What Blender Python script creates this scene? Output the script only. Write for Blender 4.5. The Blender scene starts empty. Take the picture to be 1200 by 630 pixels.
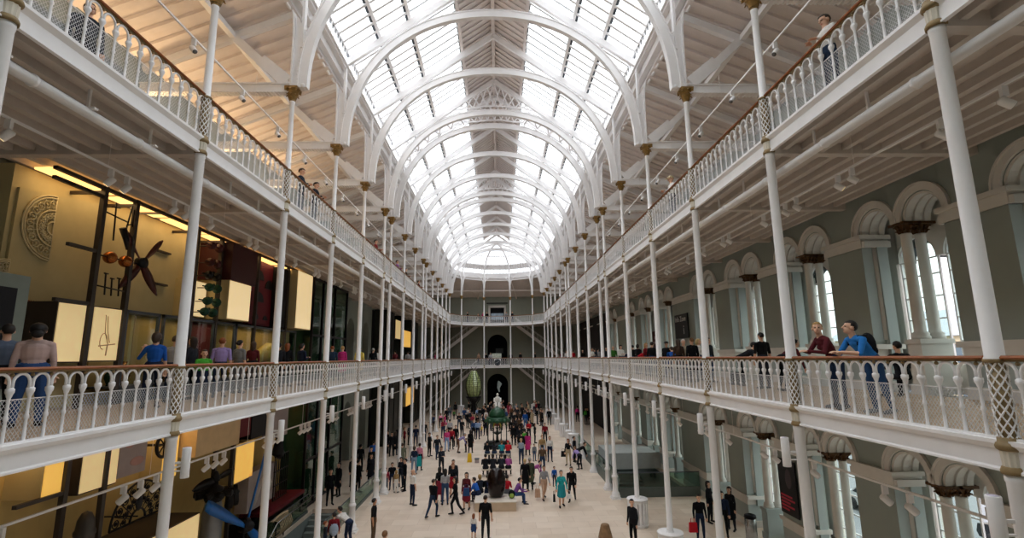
import bpy, bmesh, math, random
from mathutils import Vector, Matrix, noise
PI = math.pi
R_ = random.Random(7)
SC = bpy.context.scene
COL = SC.collection
# ------------------------------------------------------------------ camera
YAW, PITCH, ROLL = 0.02836, 0.1743, 0.01243
_F = Vector((math.cos(PITCH)*math.sin(YAW), math.cos(PITCH)*math.cos(YAW), math.sin(PITCH)))
_R0 = Vector((math.cos(YAW), -math.sin(YAW), 0)); _U0 = _R0.cross(_F)
_R1 = _R0*math.cos(ROLL) - _U0*math.sin(ROLL); _U1 = _R0*math.sin(ROLL) + _U0*math.cos(ROLL)
CAM = Vector((0.1725, -6.162, 7.452))
cd = bpy.data.cameras.new('camera'); cam = bpy.data.objects.new('camera', cd); COL.objects.link(cam)
cd.sensor_width = 36.0; cd.lens = 586.92/1200*36; cd.clip_start = 0.05; cd.clip_end = 500
m4 = Matrix.Identity(4)
for i in range(3):
    m4[i][0], m4[i][1], m4[i][2], m4[i][3] = _R1[i], _U1[i], -_F[i], CAM[i]
cam.matrix_world = m4; SC.camera = cam
def ray(x, y):
    return _R1*((x-600)/586.92) + _U1*((315-y)/586.92) + _F
def at_z(x, y, z): r = ray(x, y); return CAM + r*((z-CAM.z)/r.z)
def at_x(x, y, X): r = ray(x, y); return CAM + r*((X-CAM.x)/r.x)
def at_y(x, y, Y): r = ray(x, y); return CAM + r*((Y-CAM.y)/r.y)
# ------------------------------------------------------------------ light and exposure
SC.view_settings.view_transform = 'Standard'; SC.view_settings.look = 'None'
SC.view_settings.gamma = 1.0; SC.view_settings.use_curve_mapping = False
SC.view_settings.exposure = 0.27
SC.cycles.use_denoising = True
SC.cycles.max_bounces = 10; SC.cycles.diffuse_bounces = 5; SC.cycles.glossy_bounces = 3
SC.cycles.transmission_bounces = 4; SC.cycles.transparent_max_bounces = 32
SC.cycles.sample_clamp_indirect = 6.0
W = bpy.data.worlds.new('overcast_sky'); SC.world = W; W.use_nodes = True
nt = W.node_tree; bg = nt.nodes['Background']
tc = nt.nodes.new('ShaderNodeTexCoord'); no = nt.nodes.new('ShaderNodeTexNoise'); rp = nt.nodes.new('ShaderNodeValToRGB')
no.inputs['Scale'].default_value = 2.2; no.inputs['Detail'].default_value = 4
rp.color_ramp.elements[0].position = .3; rp.color_ramp.elements[0].color = (.86, .90, .97, 1)
rp.color_ramp.elements[1].position = .7; rp.color_ramp.elements[1].color = (1, 1, 1, 1)
nt.links.new(tc.outputs['Generated'], no.inputs['Vector']); nt.links.new(no.outputs['Fac'], rp.inputs['Fac'])
nt.links.new(rp.outputs['Color'], bg.inputs['Color'])
sx = nt.nodes.new('ShaderNodeSeparateXYZ'); nt.links.new(tc.outputs['Generated'], sx.inputs[0])   # overcast sky: zenith three times as bright as the horizon
mr = nt.nodes.new('ShaderNodeMapRange'); nt.links.new(sx.outputs['Z'], mr.inputs['Value'])
mr.inputs['From Min'].default_value = 0; mr.inputs['From Max'].default_value = 1; mr.inputs['To Min'].default_value = 1.5; mr.inputs['To Max'].default_value = 5.0
nt.links.new(mr.outputs[0], bg.inputs['Strength'])
def area_portal(name, loc, rx, ry, sx, sy):
    l = bpy.data.lights.new(name, 'AREA'); l.shape = 'RECTANGLE'; l.size = sx; l.size_y = sy; l.cycles.is_portal = True
    o = bpy.data.objects.new(name, l); COL.objects.link(o); o.location = loc; o.rotation_euler = (rx, ry, 0)
# daylight portals: the two roof slopes, the end dome and the street windows (they emit nothing of their own)
SL = math.atan(.72)
for s in (-1, 1): area_portal('daylight_portal', (s*3.9, 26, 22.0), 0, s*SL, 5.8, 72)
area_portal('daylight_portal', (0, 63, 21.6), math.radians(-40), 0, 10, 7)
area_portal('daylight_portal', (12.9, 18, 6.5), 0, PI/2, 10.5, 44)
# ------------------------------------------------------------------ materials
MATS = {}
def lin(c): return tuple((x/12.92 if x <= .04045 else ((x+.055)/1.055)**2.4) for x in c)
def hexc(h): return lin(tuple(int(h[i:i+2], 16)/255 for i in (0, 2, 4)))
def mat(name, h, rough=.6, metal=0.0, var=.07, scale=3.0, emit=0.0, bump=0.0, spec=.4, emit_hex=None):
    if name in MATS: return MATS[name]
    m = bpy.data.materials.new(name); m.use_nodes = True; t = m.node_tree; b = t.nodes['Principled BSDF']
    c = hexc(h); b.inputs['Roughness'].default_value = rough; b.inputs['Metallic'].default_value = metal
    b.inputs['Specular IOR Level'].default_value = spec
    g = t.nodes.new('ShaderNodeTexCoord'); n = t.nodes.new('ShaderNodeTexNoise'); r = t.nodes.new('ShaderNodeValToRGB')
    n.inputs['Scale'].default_value = scale; n.inputs['Detail'].default_value = 5
    r.color_ramp.elements[0].position = .3; r.color_ramp.elements[1].position = .75
    r.color_ramp.elements[0].color = tuple(x*(1-var) for x in c)+(1,); r.color_ramp.elements[1].color = tuple(min(1, x*(1+var)) for x in c)+(1,)
    t.links.new(g.outputs['Object'], n.inputs['Vector']); t.links.new(n.outputs['Fac'], r.inputs['Fac']); t.links.new(r.outputs['Color'], b.inputs['Base Color'])
    if bump:
        bn = t.nodes.new('ShaderNodeBump'); bn.inputs['Strength'].default_value = bump
        t.links.new(n.outputs['Fac'], bn.inputs['Height']); t.links.new(bn.outputs['Normal'], b.inputs['Normal'])
    if emit:
        b.inputs['Emission Color'].default_value = (hexc(emit_hex) if emit_hex else c)+(1,); b.inputs['Emission Strength'].default_value = emit
    MATS[name] = m; return m
def glass(name, h, fac=.08, rough=.05):
    if name in MATS: return MATS[name]
    m = bpy.data.materials.new(name); m.use_nodes = True; t = m.node_tree; t.nodes.remove(t.nodes['Principled BSDF'])
    tr = t.nodes.new('ShaderNodeBsdfTransparent'); gl = t.nodes.new('ShaderNodeBsdfGlossy'); mx = t.nodes.new('ShaderNodeMixShader'); fr = t.nodes.new('ShaderNodeLayerWeight')
    tr.inputs['Color'].default_value = hexc(h)+(1,); gl.inputs['Roughness'].default_value = rough; fr.inputs['Blend'].default_value = .5
    pw = t.nodes.new('ShaderNodeMath'); pw.operation = 'POWER'; pw.inputs[1].default_value = 4; ml = t.nodes.new('ShaderNodeMath'); ml.operation = 'MULTIPLY_ADD'; ml.inputs[1].default_value = .5; ml.inputs[2].default_value = fac*.35
    t.links.new(fr.outputs['Facing'], pw.inputs[0]); t.links.new(pw.outputs[0], ml.inputs[0]); t.links.new(ml.outputs[0], mx.inputs[0]); t.links.new(tr.outputs[0], mx.inputs[1]); t.links.new(gl.outputs[0], mx.inputs[2])
    t.links.new(mx.outputs[0], t.nodes['Material Output'].inputs['Surface']); MATS[name] = m; return m
def tile_mat(name, c1, c2, cm, sx, sy, rough, mortar=.008):
    m = bpy.data.materials.new(name); m.use_nodes = True; t = m.node_tree; b = t.nodes['Principled BSDF']; b.inputs['Roughness'].default_value = rough
    g = t.nodes.new('ShaderNodeTexCoord'); br = t.nodes.new('ShaderNodeTexBrick'); n = t.nodes.new('ShaderNodeTexNoise'); mx = t.nodes.new('ShaderNodeMixRGB')
    br.inputs['Color1'].default_value = hexc(c1)+(1,); br.inputs['Color2'].default_value = hexc(c2)+(1,); br.inputs['Mortar'].default_value = hexc(cm)+(1,)
    br.inputs['Scale'].default_value = 1; br.inputs['Mortar Size'].default_value = mortar; br.inputs['Brick Width'].default_value = sx; br.inputs['Row Height'].default_value = sy; br.inputs['Bias'].default_value = -.1
    n.inputs['Scale'].default_value = 1.3; n.inputs['Detail'].default_value = 6; mx.blend_type = 'MULTIPLY'; mx.inputs[0].default_value = .35
    t.links.new(g.outputs['Object'], br.inputs['Vector']); t.links.new(g.outputs['Object'], n.inputs['Vector'])
    r = t.nodes.new('ShaderNodeValToRGB'); r.color_ramp.elements[0].position = .3; r.color_ramp.elements[0].color = (.72, .70, .66, 1); r.color_ramp.elements[1].position = .65
    t.links.new(n.outputs['Fac'], r.inputs['Fac']); t.links.new(br.outputs['Color'], mx.inputs[1]); t.links.new(r.outputs['Color'], mx.inputs[2])
    t.links.new(mx.outputs[0], b.inputs['Base Color']); MATS[name] = m; return m
def mesh_mat(name, h, pitch=.075, w=.13):
    m = bpy.data.materials.new(name); m.use_nodes = True; t = m.node_tree; b = t.nodes['Principled BSDF']; b.inputs['Base Color'].default_value = hexc(h)+(1,)
    g = t.nodes.new('ShaderNodeTexCoord'); sp = t.nodes.new('ShaderNodeSeparateXYZ'); t.links.new(g.outputs['Object'], sp.inputs[0])
    def mth(op, a, bb=None):
        q = t.nodes.new('ShaderNodeMath'); q.operation = op
        for i, x in enumerate((a, bb)):
            if x is None: continue
            if isinstance(x, (int, float)): q.inputs[i].default_value = x
            else: t.links.new(x, q.inputs[i])
        return q.outputs[0]
    outs = []
    for s in (1, -1):
        a = mth('ADD', mth('MULTIPLY', sp.outputs['X'], 1.25), mth('MULTIPLY', sp.outputs['Z'], s))
        outs.append(mth('LESS_THAN', mth('FRACT', mth('ADD', mth('DIVIDE', a, pitch), 200.0)), w))
    f = mth('MAXIMUM', outs[0], outs[1])
    tr = t.nodes.new('ShaderNodeBsdfTransparent'); mx = t.nodes.new('ShaderNodeMixShader')
    t.links.new(f, mx.inputs[0]); t.links.new(tr.outputs[0], mx.inputs[1]); t.links.new(b.outputs[0], mx.inputs[2])
    t.links.new(mx.outputs[0], t.nodes['Material Output'].inputs['Surface']); MATS[name] = m; return m
WHITE = mat('white_paint', 'f1efef', .45, var=.03)
WHITE2 = mat('white_beam_paint', 'ece7e4', .55, var=.04)
PLANK = mat('painted_roof_boards', 'e2d9d5', .7, var=.05)
JOIST = mat('painted_joists', 'cdc3bb', .7, var=.05)
GOLD = mat('gilt_bronze', '94733f', .45, .35, var=.25, scale=14)
GOLDB = mat('brown_gilt', '8b7550', .6, .1, var=.2, scale=10)
CREAM = mat('cream_paint', 'd9d2c2', .5, var=.05)
WOOD = mat('varnished_handrail_wood', '8f5128', .5, var=.2, scale=6)
GREY = mat('grey_green_wall_paint', '9aa29b', .8, var=.04, scale=1.2)
GREYB = mat('pale_blue_green_paint', 'a9b2b0', .75, var=.03)
STONEW = mat('white_stone_moulding', 'dcd8d1', .6, var=.04)
BCAP = mat('dark_bronze_capital', '5a3c1e', .5, .3, var=.35, scale=20)
DKFR = mat('dark_brown_frame', '3b332e', .5, var=.1)
STEEL = mat('dark_grey_case_frame', '4a5057', .4, .3)
BLACK = mat('near_black_metal', '17161a', .45, .4)
SHADOWY = mat('shade_dark_wall', '26262a', .8)  # near-black colour carries the shade of unlit rooms and openings
CHROME = mat('brushed_steel', 'b4b6b8', .25, .95)
SKYGLASS = glass('rooflight_glass', 'f4f7f8', .04, .15)
CLEAR = glass('clear_glass', 'eef6f3', .10, .02)
GREENG = glass('greenish_glass', 'c3dbd0', .18, .03)
FLOORM = tile_mat('pale_limestone_tiles', 'e8d6c4', 'dac5b0', 'c2ad98', 1.2, .8, .45, .006)
DECKM = tile_mat('pale_wood_boards', 'c9ad8e', 'bfa283', 'a08468', 2.2, .14, .5, .004)
MESHM = mesh_mat('woven_wire_screen', 'd0d0d2')
# ------------------------------------------------------------------ mesh builder
class MB:
    def __init__(s): s.v, s.f, s.m, s.s = [], [], [], []
    def add(s, vs, fs, mi=0, sm=False):
        o = len(s.v); s.v += [tuple(p) for p in vs]
        for f in fs: s.f.append([i+o for i in f]); s.m.append(mi); s.s.append(sm)
        return s
    def box(s, lo, hi, mi=0, M=None):
        x0, y0, z0 = lo; x1, y1, z1 = hi
        vs = [(x0,y0,z0),(x1,y0,z0),(x1,y1,z0),(x0,y1,z0),(x0,y0,z1),(x1,y0,z1),(x1,y1,z1),(x0,y1,z1)]
        if M is not None: vs = [M @ Vector(p) for p in vs]
        return s.add(vs, [(0,3,2,1),(4,5,6,7),(0,1,5,4),(1,2,6,5),(2,3,7,6),(3,0,4,7)], mi)
    def beam(s, a, b, w, h, mi=0, up=(0,0,1)):
        a, b = Vector(a), Vector(b); d = (b-a); L = d.length; d.normalize(); u = Vector(up)
        x = d.cross(u)
        if x.length < 1e-4: x = d.cross(Vector((1,0,0)))
        x.normalize(); z = x.cross(d)
        M = Matrix.Translation(a) @ Matrix((( x.x,d.x,z.x,0),(x.y,d.y,z.y,0),(x.z,d.z,z.z,0),(0,0,0,1)))
        return s.box((-w/2,0,-h/2), (w/2,L,h/2), mi, M)
    def lathe(s, prof, n=16, c=(0,0,0), mi=0, sm=True, M=None, caps=True, flute=0, a0=0, a1=2*PI):
        vs, fs = [], []; k = len(prof); full = abs(a1-a0-2*PI) < 1e-6; nn = n if full else n+1
        for i in range(nn):
            a = a0+(a1-a0)*i/n
            q = 1-(flute if i % 2 else 0)
            for r, z in prof: vs.append((r*q*math.cos(a), r*q*math.sin(a), z))
        for i in range(n):
            j = (i+1) % nn
            for q in range(k-1): fs.append((i*k+q, j*k+q, j*k+q+1, i*k+q+1))
        if caps and full:
            if prof[0][0] > 1e-5: fs.append([i*k for i in range(n)][::-1])
            if prof[-1][0] > 1e-5: fs.append([i*k+k-1 for i in range(n)])
        C = Vector(c); vs = [((M @ Vector(p)) if M is not None else Vector(p))+C for p in vs]
        return s.add(vs, fs, mi, sm)
    def tube(s, pts, r, n=8, mi=0, closed=False, caps=True, sm=True):
        pts = [Vector(p) for p in pts]; k = len(pts); rs = r if isinstance(r, (list, tuple)) else [r]*k
        vs, fs = [], []; up = None
        for i, p in enumerate(pts):
            d = (pts[(i+1) % k] if (closed or i < k-1) else p) - (pts[i-1] if (closed or i > 0) else p)
            if d.length < 1e-9: d = Vector((0,0,1))
            d.normalize()
            if up is None:
                up = Vector((0,0,1)) if abs(d.z) < .9 else Vector((1,0,0))
            x = d.cross(up)
            if x.length < 1e-5: x = d.orthogonal()
            x.normalize(); up = x.cross(d); up.normalize()
            for j in range(n):
                a = 2*PI*j/n; vs.append(p+(x*math.cos(a)+up*math.sin(a))*rs[i])
        for i in range(k if closed else k-1):
            ii = (i+1) % k
            for j in range(n):
                jj = (j+1) % n; fs.append((i*n+j, i*n+jj, ii*n+jj, ii*n+j))
        if caps and not closed: fs.append(list(range(n))[::-1]); fs.append([(k-1)*n+j for j in range(n)])
        return s.add(vs, fs, mi, sm)
    def strip(s, pts, f, a0, a1, h, mi=0, sm=False, inner=None):
        """band following a 2-D path: thickness h on the outer side, extruded a0..a1 through the mapping f(u, v, a)"""
        k = len(pts); vs, fs = [], []
        for i, (u, v) in enumerate(pts):
            p0 = pts[max(i-1,0)]; p1 = pts[min(i+1,k-1)]; du, dv = p1[0]-p0[0], p1[1]-p0[1]; L = math.hypot(du, dv) or 1
            nu, nv = -dv/L, du/L
            q = (u+nu*h, v+nv*h)
            vs += [f(u,v,a0), f(q[0],q[1],a0), f(q[0],q[1],a1), f(u,v,a1)]
        for i in range(k-1):
            o, p = i*4, i*4+4
            for j in range(4): fs.append((o+j, o+(j+1)%4, p+(j+1)%4, p+j))
        fs += [(0,3,2,1), tuple((k-1)*4+j for j in range(4))]
        return s.add(vs, fs, mi, sm)
    def prism(s, poly, f, a0, a1, mi=0):
        k = len(poly); vs = [f(u,v,a0) for u,v in poly]+[f(u,v,a1) for u,v in poly]
        return s.add(vs, [list(range(k))[::-1], list(range(k,2*k))]+[(i,(i+1)%k,(i+1)%k+k,i+k) for i in range(k)], mi)
    def ball(s, c, r, n=10, mi=0, sc=(1,1,1)):
        prof = [(max(1e-6, r*math.sin(PI*i/n)), -r*math.cos(PI*i/n)) for i in range(n+1)]
        M = Matrix.Diagonal((sc[0],sc[1],sc[2],1)); return s.lathe(prof, n+4, c, mi, True, M, caps=False)
    def mesh(s, name, mats):
        me = bpy.data.meshes.new(name); me.from_pydata(s.v, [], s.f)
        for m in (mats if isinstance(mats, (list, tuple)) else [mats]): me.materials.append(m)
        me.polygons.foreach_set('material_index', s.m); me.polygons.foreach_set('use_smooth', s.s)
        b = bmesh.new(); b.from_mesh(me); bmesh.ops.recalc_face_normals(b, faces=b.faces); b.to_mesh(me); b.free()
        me.update(); return me
    def build(s, name, mats, parent=None, loc=None):
        return put(name, s.mesh(name, mats), parent, loc)
def put(name, me, parent=None, loc=None, rz=0):
    o = bpy.data.objects.new(name, me); COL.objects.link(o)
    if parent is not None: o.parent = parent
    if loc is not None: o.location = loc
    if rz: o.rotation_euler = (0,0,rz)
    return o
def tag(o, label, cat, group=None):
    o['label'] = label; o['category'] = cat; o['kind'] = 'thing'
    if group: o['group'] = group
    return o
def thing(name, loc, label, cat, group=None, rz=0):
    o = bpy.data.objects.new(name, None); COL.objects.link(o); o.empty_display_size = .2
    o.location = loc; o.rotation_euler = (0,0,rz); return tag(o, label, cat, group)
def struct(o, label=None):
    o['kind'] = 'structure'
    if label: o['label'] = label
    return o
def text(name, s, size, m, parent, M, align='LEFT', ext=.004):
    c = bpy.data.curves.new(name, 'FONT'); c.body = s; c.size = size; c.extrude = ext; c.align_x = align; c.materials.append(m)
    o = bpy.data.objects.new(name+'_src', c); COL.objects.link(o); bpy.context.view_layer.update()
    me = bpy.data.meshes.new_from_object(o.evaluated_get(bpy.context.evaluated_depsgraph_get())); bpy.data.objects.remove(o)
    o = bpy.data.objects.new(name, me); COL.objects.link(o); o.parent = parent; o.matrix_local = M; return o
XZ = lambda u, v, a: (u, a, v)
YZ = lambda u, v, a: (a, u, v)
XY = lambda u, v, a: (u, v, a)
def arc(cu, cv, r, t0, t1, n, rv=None):
    rv = rv or r
    return [(cu+r*math.cos(t0+(t1-t0)*i/n), cv+rv*math.sin(t0+(t1-t0)*i/n)) for i in range(n+1)]
ORD = 'nearest second third fourth fifth sixth seventh eighth ninth tenth eleventh twelfth thirteenth fourteenth fifteenth farthest'.split()
# ------------------------------------------------------------------ plan dimensions (metres)
S, GAP, HW = 4.4, 1.817, 6.336
CY = [0, 4.4, 8.8, 13.2, 17.6, 22.0, 23.82, 28.22, 32.62, 37.02, 38.83, 43.23, 47.63, 52.03, 56.43, 60.83]
APSE = [(HW, 60.83), (4.95, 63.6), (1.88, 65.6), (-1.88, 65.6), (-4.95, 63.6), (-HW, 60.83)]
Z1, Z2 = 6.37, 12.28            # gallery decks
WX, Y0, Y1 = 11.1, -9.6, 70.0   # side walls, near and far ends
ZC = 15.55                      # underside of the top capitals
SIDE = {-1: 'left', 1: 'right'}
# ------------------------------------------------------------------ floors, galleries
PITS = [(6.7, 10.9, 22.3, 36.0), (-9.3, -7.2, 15.2, 21.2)]
fl = MB()
xs = sorted({-WX-3, WX+3} | {p[i] for p in PITS for i in (0,1)}); ys = sorted({Y0, Y1+.3} | {p[i] for p in PITS for i in (2,3)})
for i in range(len(xs)-1):
    for j in range(len(ys)-1):
        cx, cy = (xs[i]+xs[i+1])/2, (ys[j]+ys[j+1])/2
        if any(p[0] < cx < p[1] and p[2] < cy < p[3] for p in PITS): continue
        fl.box((xs[i],ys[j],-.2), (xs[i+1],ys[j+1],0))
struct(fl.build('floor', FLOORM), 'pale limestone hall floor')
for p in PITS:
    b = MB(); x0,x1,y0,y1 = p
    b.box((x0,y0,-3.4),(x1,y1,-3.2)); b.box((x0-.1,y0,-3.2),(x0,y1,-.2)); b.box((x1,y0,-3.2),(x1+.1,y1,-.2)); b.box((x0,y0-.1,-3.2),(x1,y0,-.2)); b.box((x0,y1,-3.2),(x1,y1+.1,-.2))
    n_ = 16; st = min(.3, (y1-y0-.2)/17)
    for k in range(16): b.box((x0+.05, y1-.1-(16-k)*st, -3.2), (x1-.05, y1-.1-(15-k)*st, -3.2+.19*(k+1) if k < 15 else -.2))
    struct(b.build('floor_stairwell', mat('stairwell_grey', '7b8380', .7)))
def gallery(z, nm):
    th = .13
    for s in (-1, 1):
        b = MB(); b.box((min(s*HW,s*WX), Y0, z-th), (max(s*HW,s*WX), 60.83, z)); o = struct(b.build('floor_%s_gallery_%s' % (nm, SIDE[s]), DECKM))
        c = MB()
        c.box((min(s*(HW+.02),s*WX), Y0, z-th-.02), (max(s*(HW+.02),s*WX), 60.83, z-th-.003))
        x = HW+.3
        while x < WX-.1:
            c.box((s*x-.06, Y0, z-.31), (s*x+.06, 60.83, z-th-.02)); x += .46
        for y in CY: c.box((min(s*(HW+.05),s*WX), y-.1, z-.40), (max(s*(HW+.05),s*WX), y+.1, z-th-.02))
        for y in [(CY[i]+CY[i+1])/2 for i in range(15) if i not in (5,9)]: c.box((min(s*(HW+.9),s*(HW+1.2)), y-2.1, z-.36), (max(s*(HW+.9),s*(HW+1.2)), y+2.1, z-.3))
        struct(c.build('ceiling_under_%s_gallery_%s' % (nm, SIDE[s]), JOIST))
        e = MB()
        prof = [(0,-.36),(.05,-.36),(.05,-.33),(.02,-.31),(.02,-.10),(.05,-.07),(.09,-.03),(.09,0.02),(-.12,.02),(-.12,0),(-.02,0),(-.02,-.36)]
        e.prism(prof, lambda u, v, a: (s*(HW-u), a, z+v), Y0, 60.83)
        struct(e.build('trim_%d' % {('lower',-1):1,('lower',1):2,('upper',-1):3,('upper',1):4}[(nm,s)], WHITE), 'white moulded fascia of the %s gallery' % nm)
    poly = APSE[::-1] + [(WX, 60.83), (WX, Y1), (-WX, Y1), (-WX, 60.83)]
    b = MB(); b.prism([(-WX,60.83)]+[(-HW,60.83)]+[(x,y) for x,y in APSE[::-1][1:-1]]+[(HW,60.83),(WX,60.83),(WX,Y1),(-WX,Y1)], XY, z-th, z)
    struct(b.build('floor_%s_gallery_end' % nm, DECKM))
    c = MB(); c.prism([(-WX,60.83)]+[(-HW,60.83)]+[(x,y) for x,y in APSE[::-1][1:-1]]+[(HW,60.83),(WX,60.83),(WX,Y1),(-WX,Y1)], XY, z-.3, z-th-.003)
    struct(c.build('ceiling_under_%s_gallery_end' % nm, JOIST))
    e = MB()
    for i in range(5):
        a, b2 = Vector(APSE[i]), Vector(APSE[i+1]); d = (b2-a).normalized(); n = Vector((-d.y, d.x))
        if n.y > 0: n = -n
        prof = [(0,-.36),(.05,-.36),(.05,-.33),(.02,-.31),(.02,-.10),(.05,-.07),(.09,-.03),(.09,0.02),(-.12,.02),(-.12,0),(-.02,0),(-.02,-.36)]
        e.prism(prof, lambda u, v, t: (a.x+d.x*t+n.x*u, a.y+d.y*t+n.y*u, z+v), 0, (b2-a).length)
    struct(e.build('trim_%d' % (5 if nm == 'lower' else 6), WHITE))
gallery(Z1, 'lower'); gallery(Z2, 'upper')
# ------------------------------------------------------------------ walls: right arcade
BAYW = [(6.85-4.4*k) for k in (3,2,1)] + [6.85, 11.25, 15.65, 20.05] + [26.25, 30.65, 35.05] + [41.25, 45.65, 50.05, 54.45, 58.85]
PIERH = .69                      # half width of a pier
AR = .62                         # clear radius of an arch
def arcade_storey(b, bt, cx, x0, x1, zf, zs, zt, faceM, revM):
    """b: MB for the wall plane, bt: MB for white mouldings; piers and arches of one bay"""
    for sy in (-1, 1):
        yc = cx+sy*.82; pts = arc(yc, zs, AR, 0, PI, 16)
        prev = None
        for (y, z) in pts:
            if prev:
                (ya, za) = prev
                for X, rev in ((x0,0),(x1,1)): b.add([(X,ya,za),(X,y,z),(X,y,zt),(X,ya,zt)], [(0,1,2,3)], 0)
                b.add([(x0,ya,za),(x1,ya,za),(x1,y,z),(x0,y,z)], [(0,1,2,3)], 2)
            prev = (y, z)
        # archivolt and stepped soffit orders
        bt.strip(arc(yc, zs, AR+.21, 0, PI, 16), YZ, x0-.05, x0+.03, .18, 0)
        bt.strip(arc(yc, zs, AR+.25, 0, PI, 16), YZ, x0-.09, x0+.03, .05, 0)
        for k in range(3): bt.strip(arc(yc, zs, AR+.01, 0, PI, 16), YZ, x0+.03+k*.27, x0+.2+k*.27, .06, 0)
        bt.strip(arc(yc, zs, AR+.21, 0, PI, 16), YZ, x1-.03, x1+.05, .16, 0)
def pier_span(b, bt, ya, yb, x0, x1, zf, zs, zt):
    b.box((x0,ya,zf), (x1,yb,zs-.38), 0)
    b.add([(x0,ya,zs-.38),(x0,yb,zs-.38),(x0,yb,zt),(x0,ya,zt)], [(0,1,2,3)], 0)
    b.add([(x1,ya,zs-.38),(x1,yb,zs-.38),(x1,yb,zt),(x1,ya,zt)], [(0,1,2,3)], 0)
    b.box((x0-.012,ya-.012,zf+1.4), (x0+.3,ya,zs-.38), 1); b.box((x0+.0,yb,zf+1.4), (x0+.3,yb+.012,zs-.38), 1)
    b.box((x0+.36,ya-.14,zf+.9), (x1-.12,ya,zs-.38), 1); b.box((x0+.36,yb,zf+.9), (x1-.12,yb+.14,zs-.38), 1)
    for yy in (ya-.02, yb+.02): bt.tube([(x0+.36,yy,zf+1.45),(x0+.36,yy,zs-.38)], .07, 8)
    bt.box((x0-.05,ya-.05,zs-.38), (x1+.02,yb+.05,zs-.12), 0); bt.box((x0-.12,ya-.12,zs-.12), (x1+.05,yb+.12,zs), 0); bt.box((x0-.02,ya-.16,zs-.38),(x1,yb+.16,zs-.2),0)
    bt.box((x0-.03,ya-.03,zf+.95), (x1,yb+.03,zf+1.18), 0); bt.box((x0-.07,ya-.07,zf+.0), (x1,yb+.07,zf+.28), 0); bt.box((x0-.06,ya-.17,zf+1.18), (x1,yb+.17,zf+1.32), 0)
    b.box((x0-.02,ya-.03,zf+.28), (x1,yb+.03,zf+.95), 1)
def right_storey(zf, zs, zt, nm, y_end):
    b, bt = MB(), MB(); x0, x1 = WX, WX+.78
    edges = []
    for c in BAYW:
        if c > y_end: break
        arcade_storey(b, bt, c, x0, x1, zf, zs, zt, 0, 1); edges.append(c)
    lo = Y0
    for c in edges:
        pier_span(b, bt, lo, c-1.42, x0, x1, zf, zs, zt); lo = c+1.42
        # little spandrels at the column pair
        for X in (x0, x1): b.add([(X,c-.22,zs),(X,c+.22,zs),(X,c+.22,zt),(X,c-.22,zt)], [(0,1,2,3)], 0)
        b.add([(x0,c-.22,zs),(x1,c-.22,zs),(x1,c+.22,zs),(x0,c+.22,zs)], [(0,1,2,3)], 2)
    pier_span(b, bt, lo, y_end, x0, x1, zf, zs, zt)
    struct(b.build('wall_right_%s' % nm, [GREY, GREYB, STONEW]), 'grey-green arcaded side wall')
    struct(bt.build('trim_%d' % (7 if nm == 'gallery' else 8), STONEW), 'white arch mouldings and imposts')
right_storey(Z1, 10.93, Z2-.3, 'gallery', 61.0)
right_storey(0, 4.2, Z1-.3, 'ground', 61.0)
# arcade column pairs
def arcade_pair(c, zf, zs, k, nm, has_ped=True):
    t = thing('paired_columns', (WX+.40, c, zf), 'paired white stone columns with dark capitals, %s bay of the right %s arcade' % (ORD[k], nm), 'columns', 'twin columns of the right %s arcade' % nm)
    ped = 1.42 if nm == 'gallery' else 1.22
    b = MB(); b.box((-.46,-.26,0), (.46,.26,.25)); b.box((-.42,-.22,.25), (.42,.22,ped-.12)); b.box((-.46,-.26,ped-.12), (.46,.26,ped)); b.build('pedestal', GREYB if nm == 'ground' else STONEW, t)
    h = zs-zf
    for x in (-.2, .2):
        q = MB(); q.lathe([(.21,ped),(.21,ped+.07),(.18,ped+.1),(.2,ped+.15),(.135,ped+.2),(.135,ped+.6),(.12,h-.34),(.14,h-.32),(.12,h-.29)], 18, (x,0,0)); q.build('shaft', STONEW, t)
        q = MB(); q.lathe([(.12,h-.30),(.14,h-.2),(.2,h-.09),(.23,h-.06)], 14, (x,0,0)); q.box((x-.25,-.27,h-.07), (x+.25,.27,h))
        for i in range(8):
            a = i*PI/4; d = Vector((math.cos(a), math.sin(a), 0))
            for hz, rr in ((h-.28,.145),(h-.17,.175)): q.tube([Vector((x,0,hz))+d*(rr-.02), Vector((x,0,hz+.08))+d*(rr+.03), Vector((x,0,hz+.06))+d*(rr+.08)], [.03,.035,.015], 5)
        q.build('capital', BCAP, t)
kk = 0
for c in BAYW:
    if c < 2 or c > 58: continue
    if kk < 12: arcade_pair(c, Z1, 10.93, kk, 'gallery'); arcade_pair(c, 0, 4.2, kk, 'ground')
    kk += 1
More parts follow.
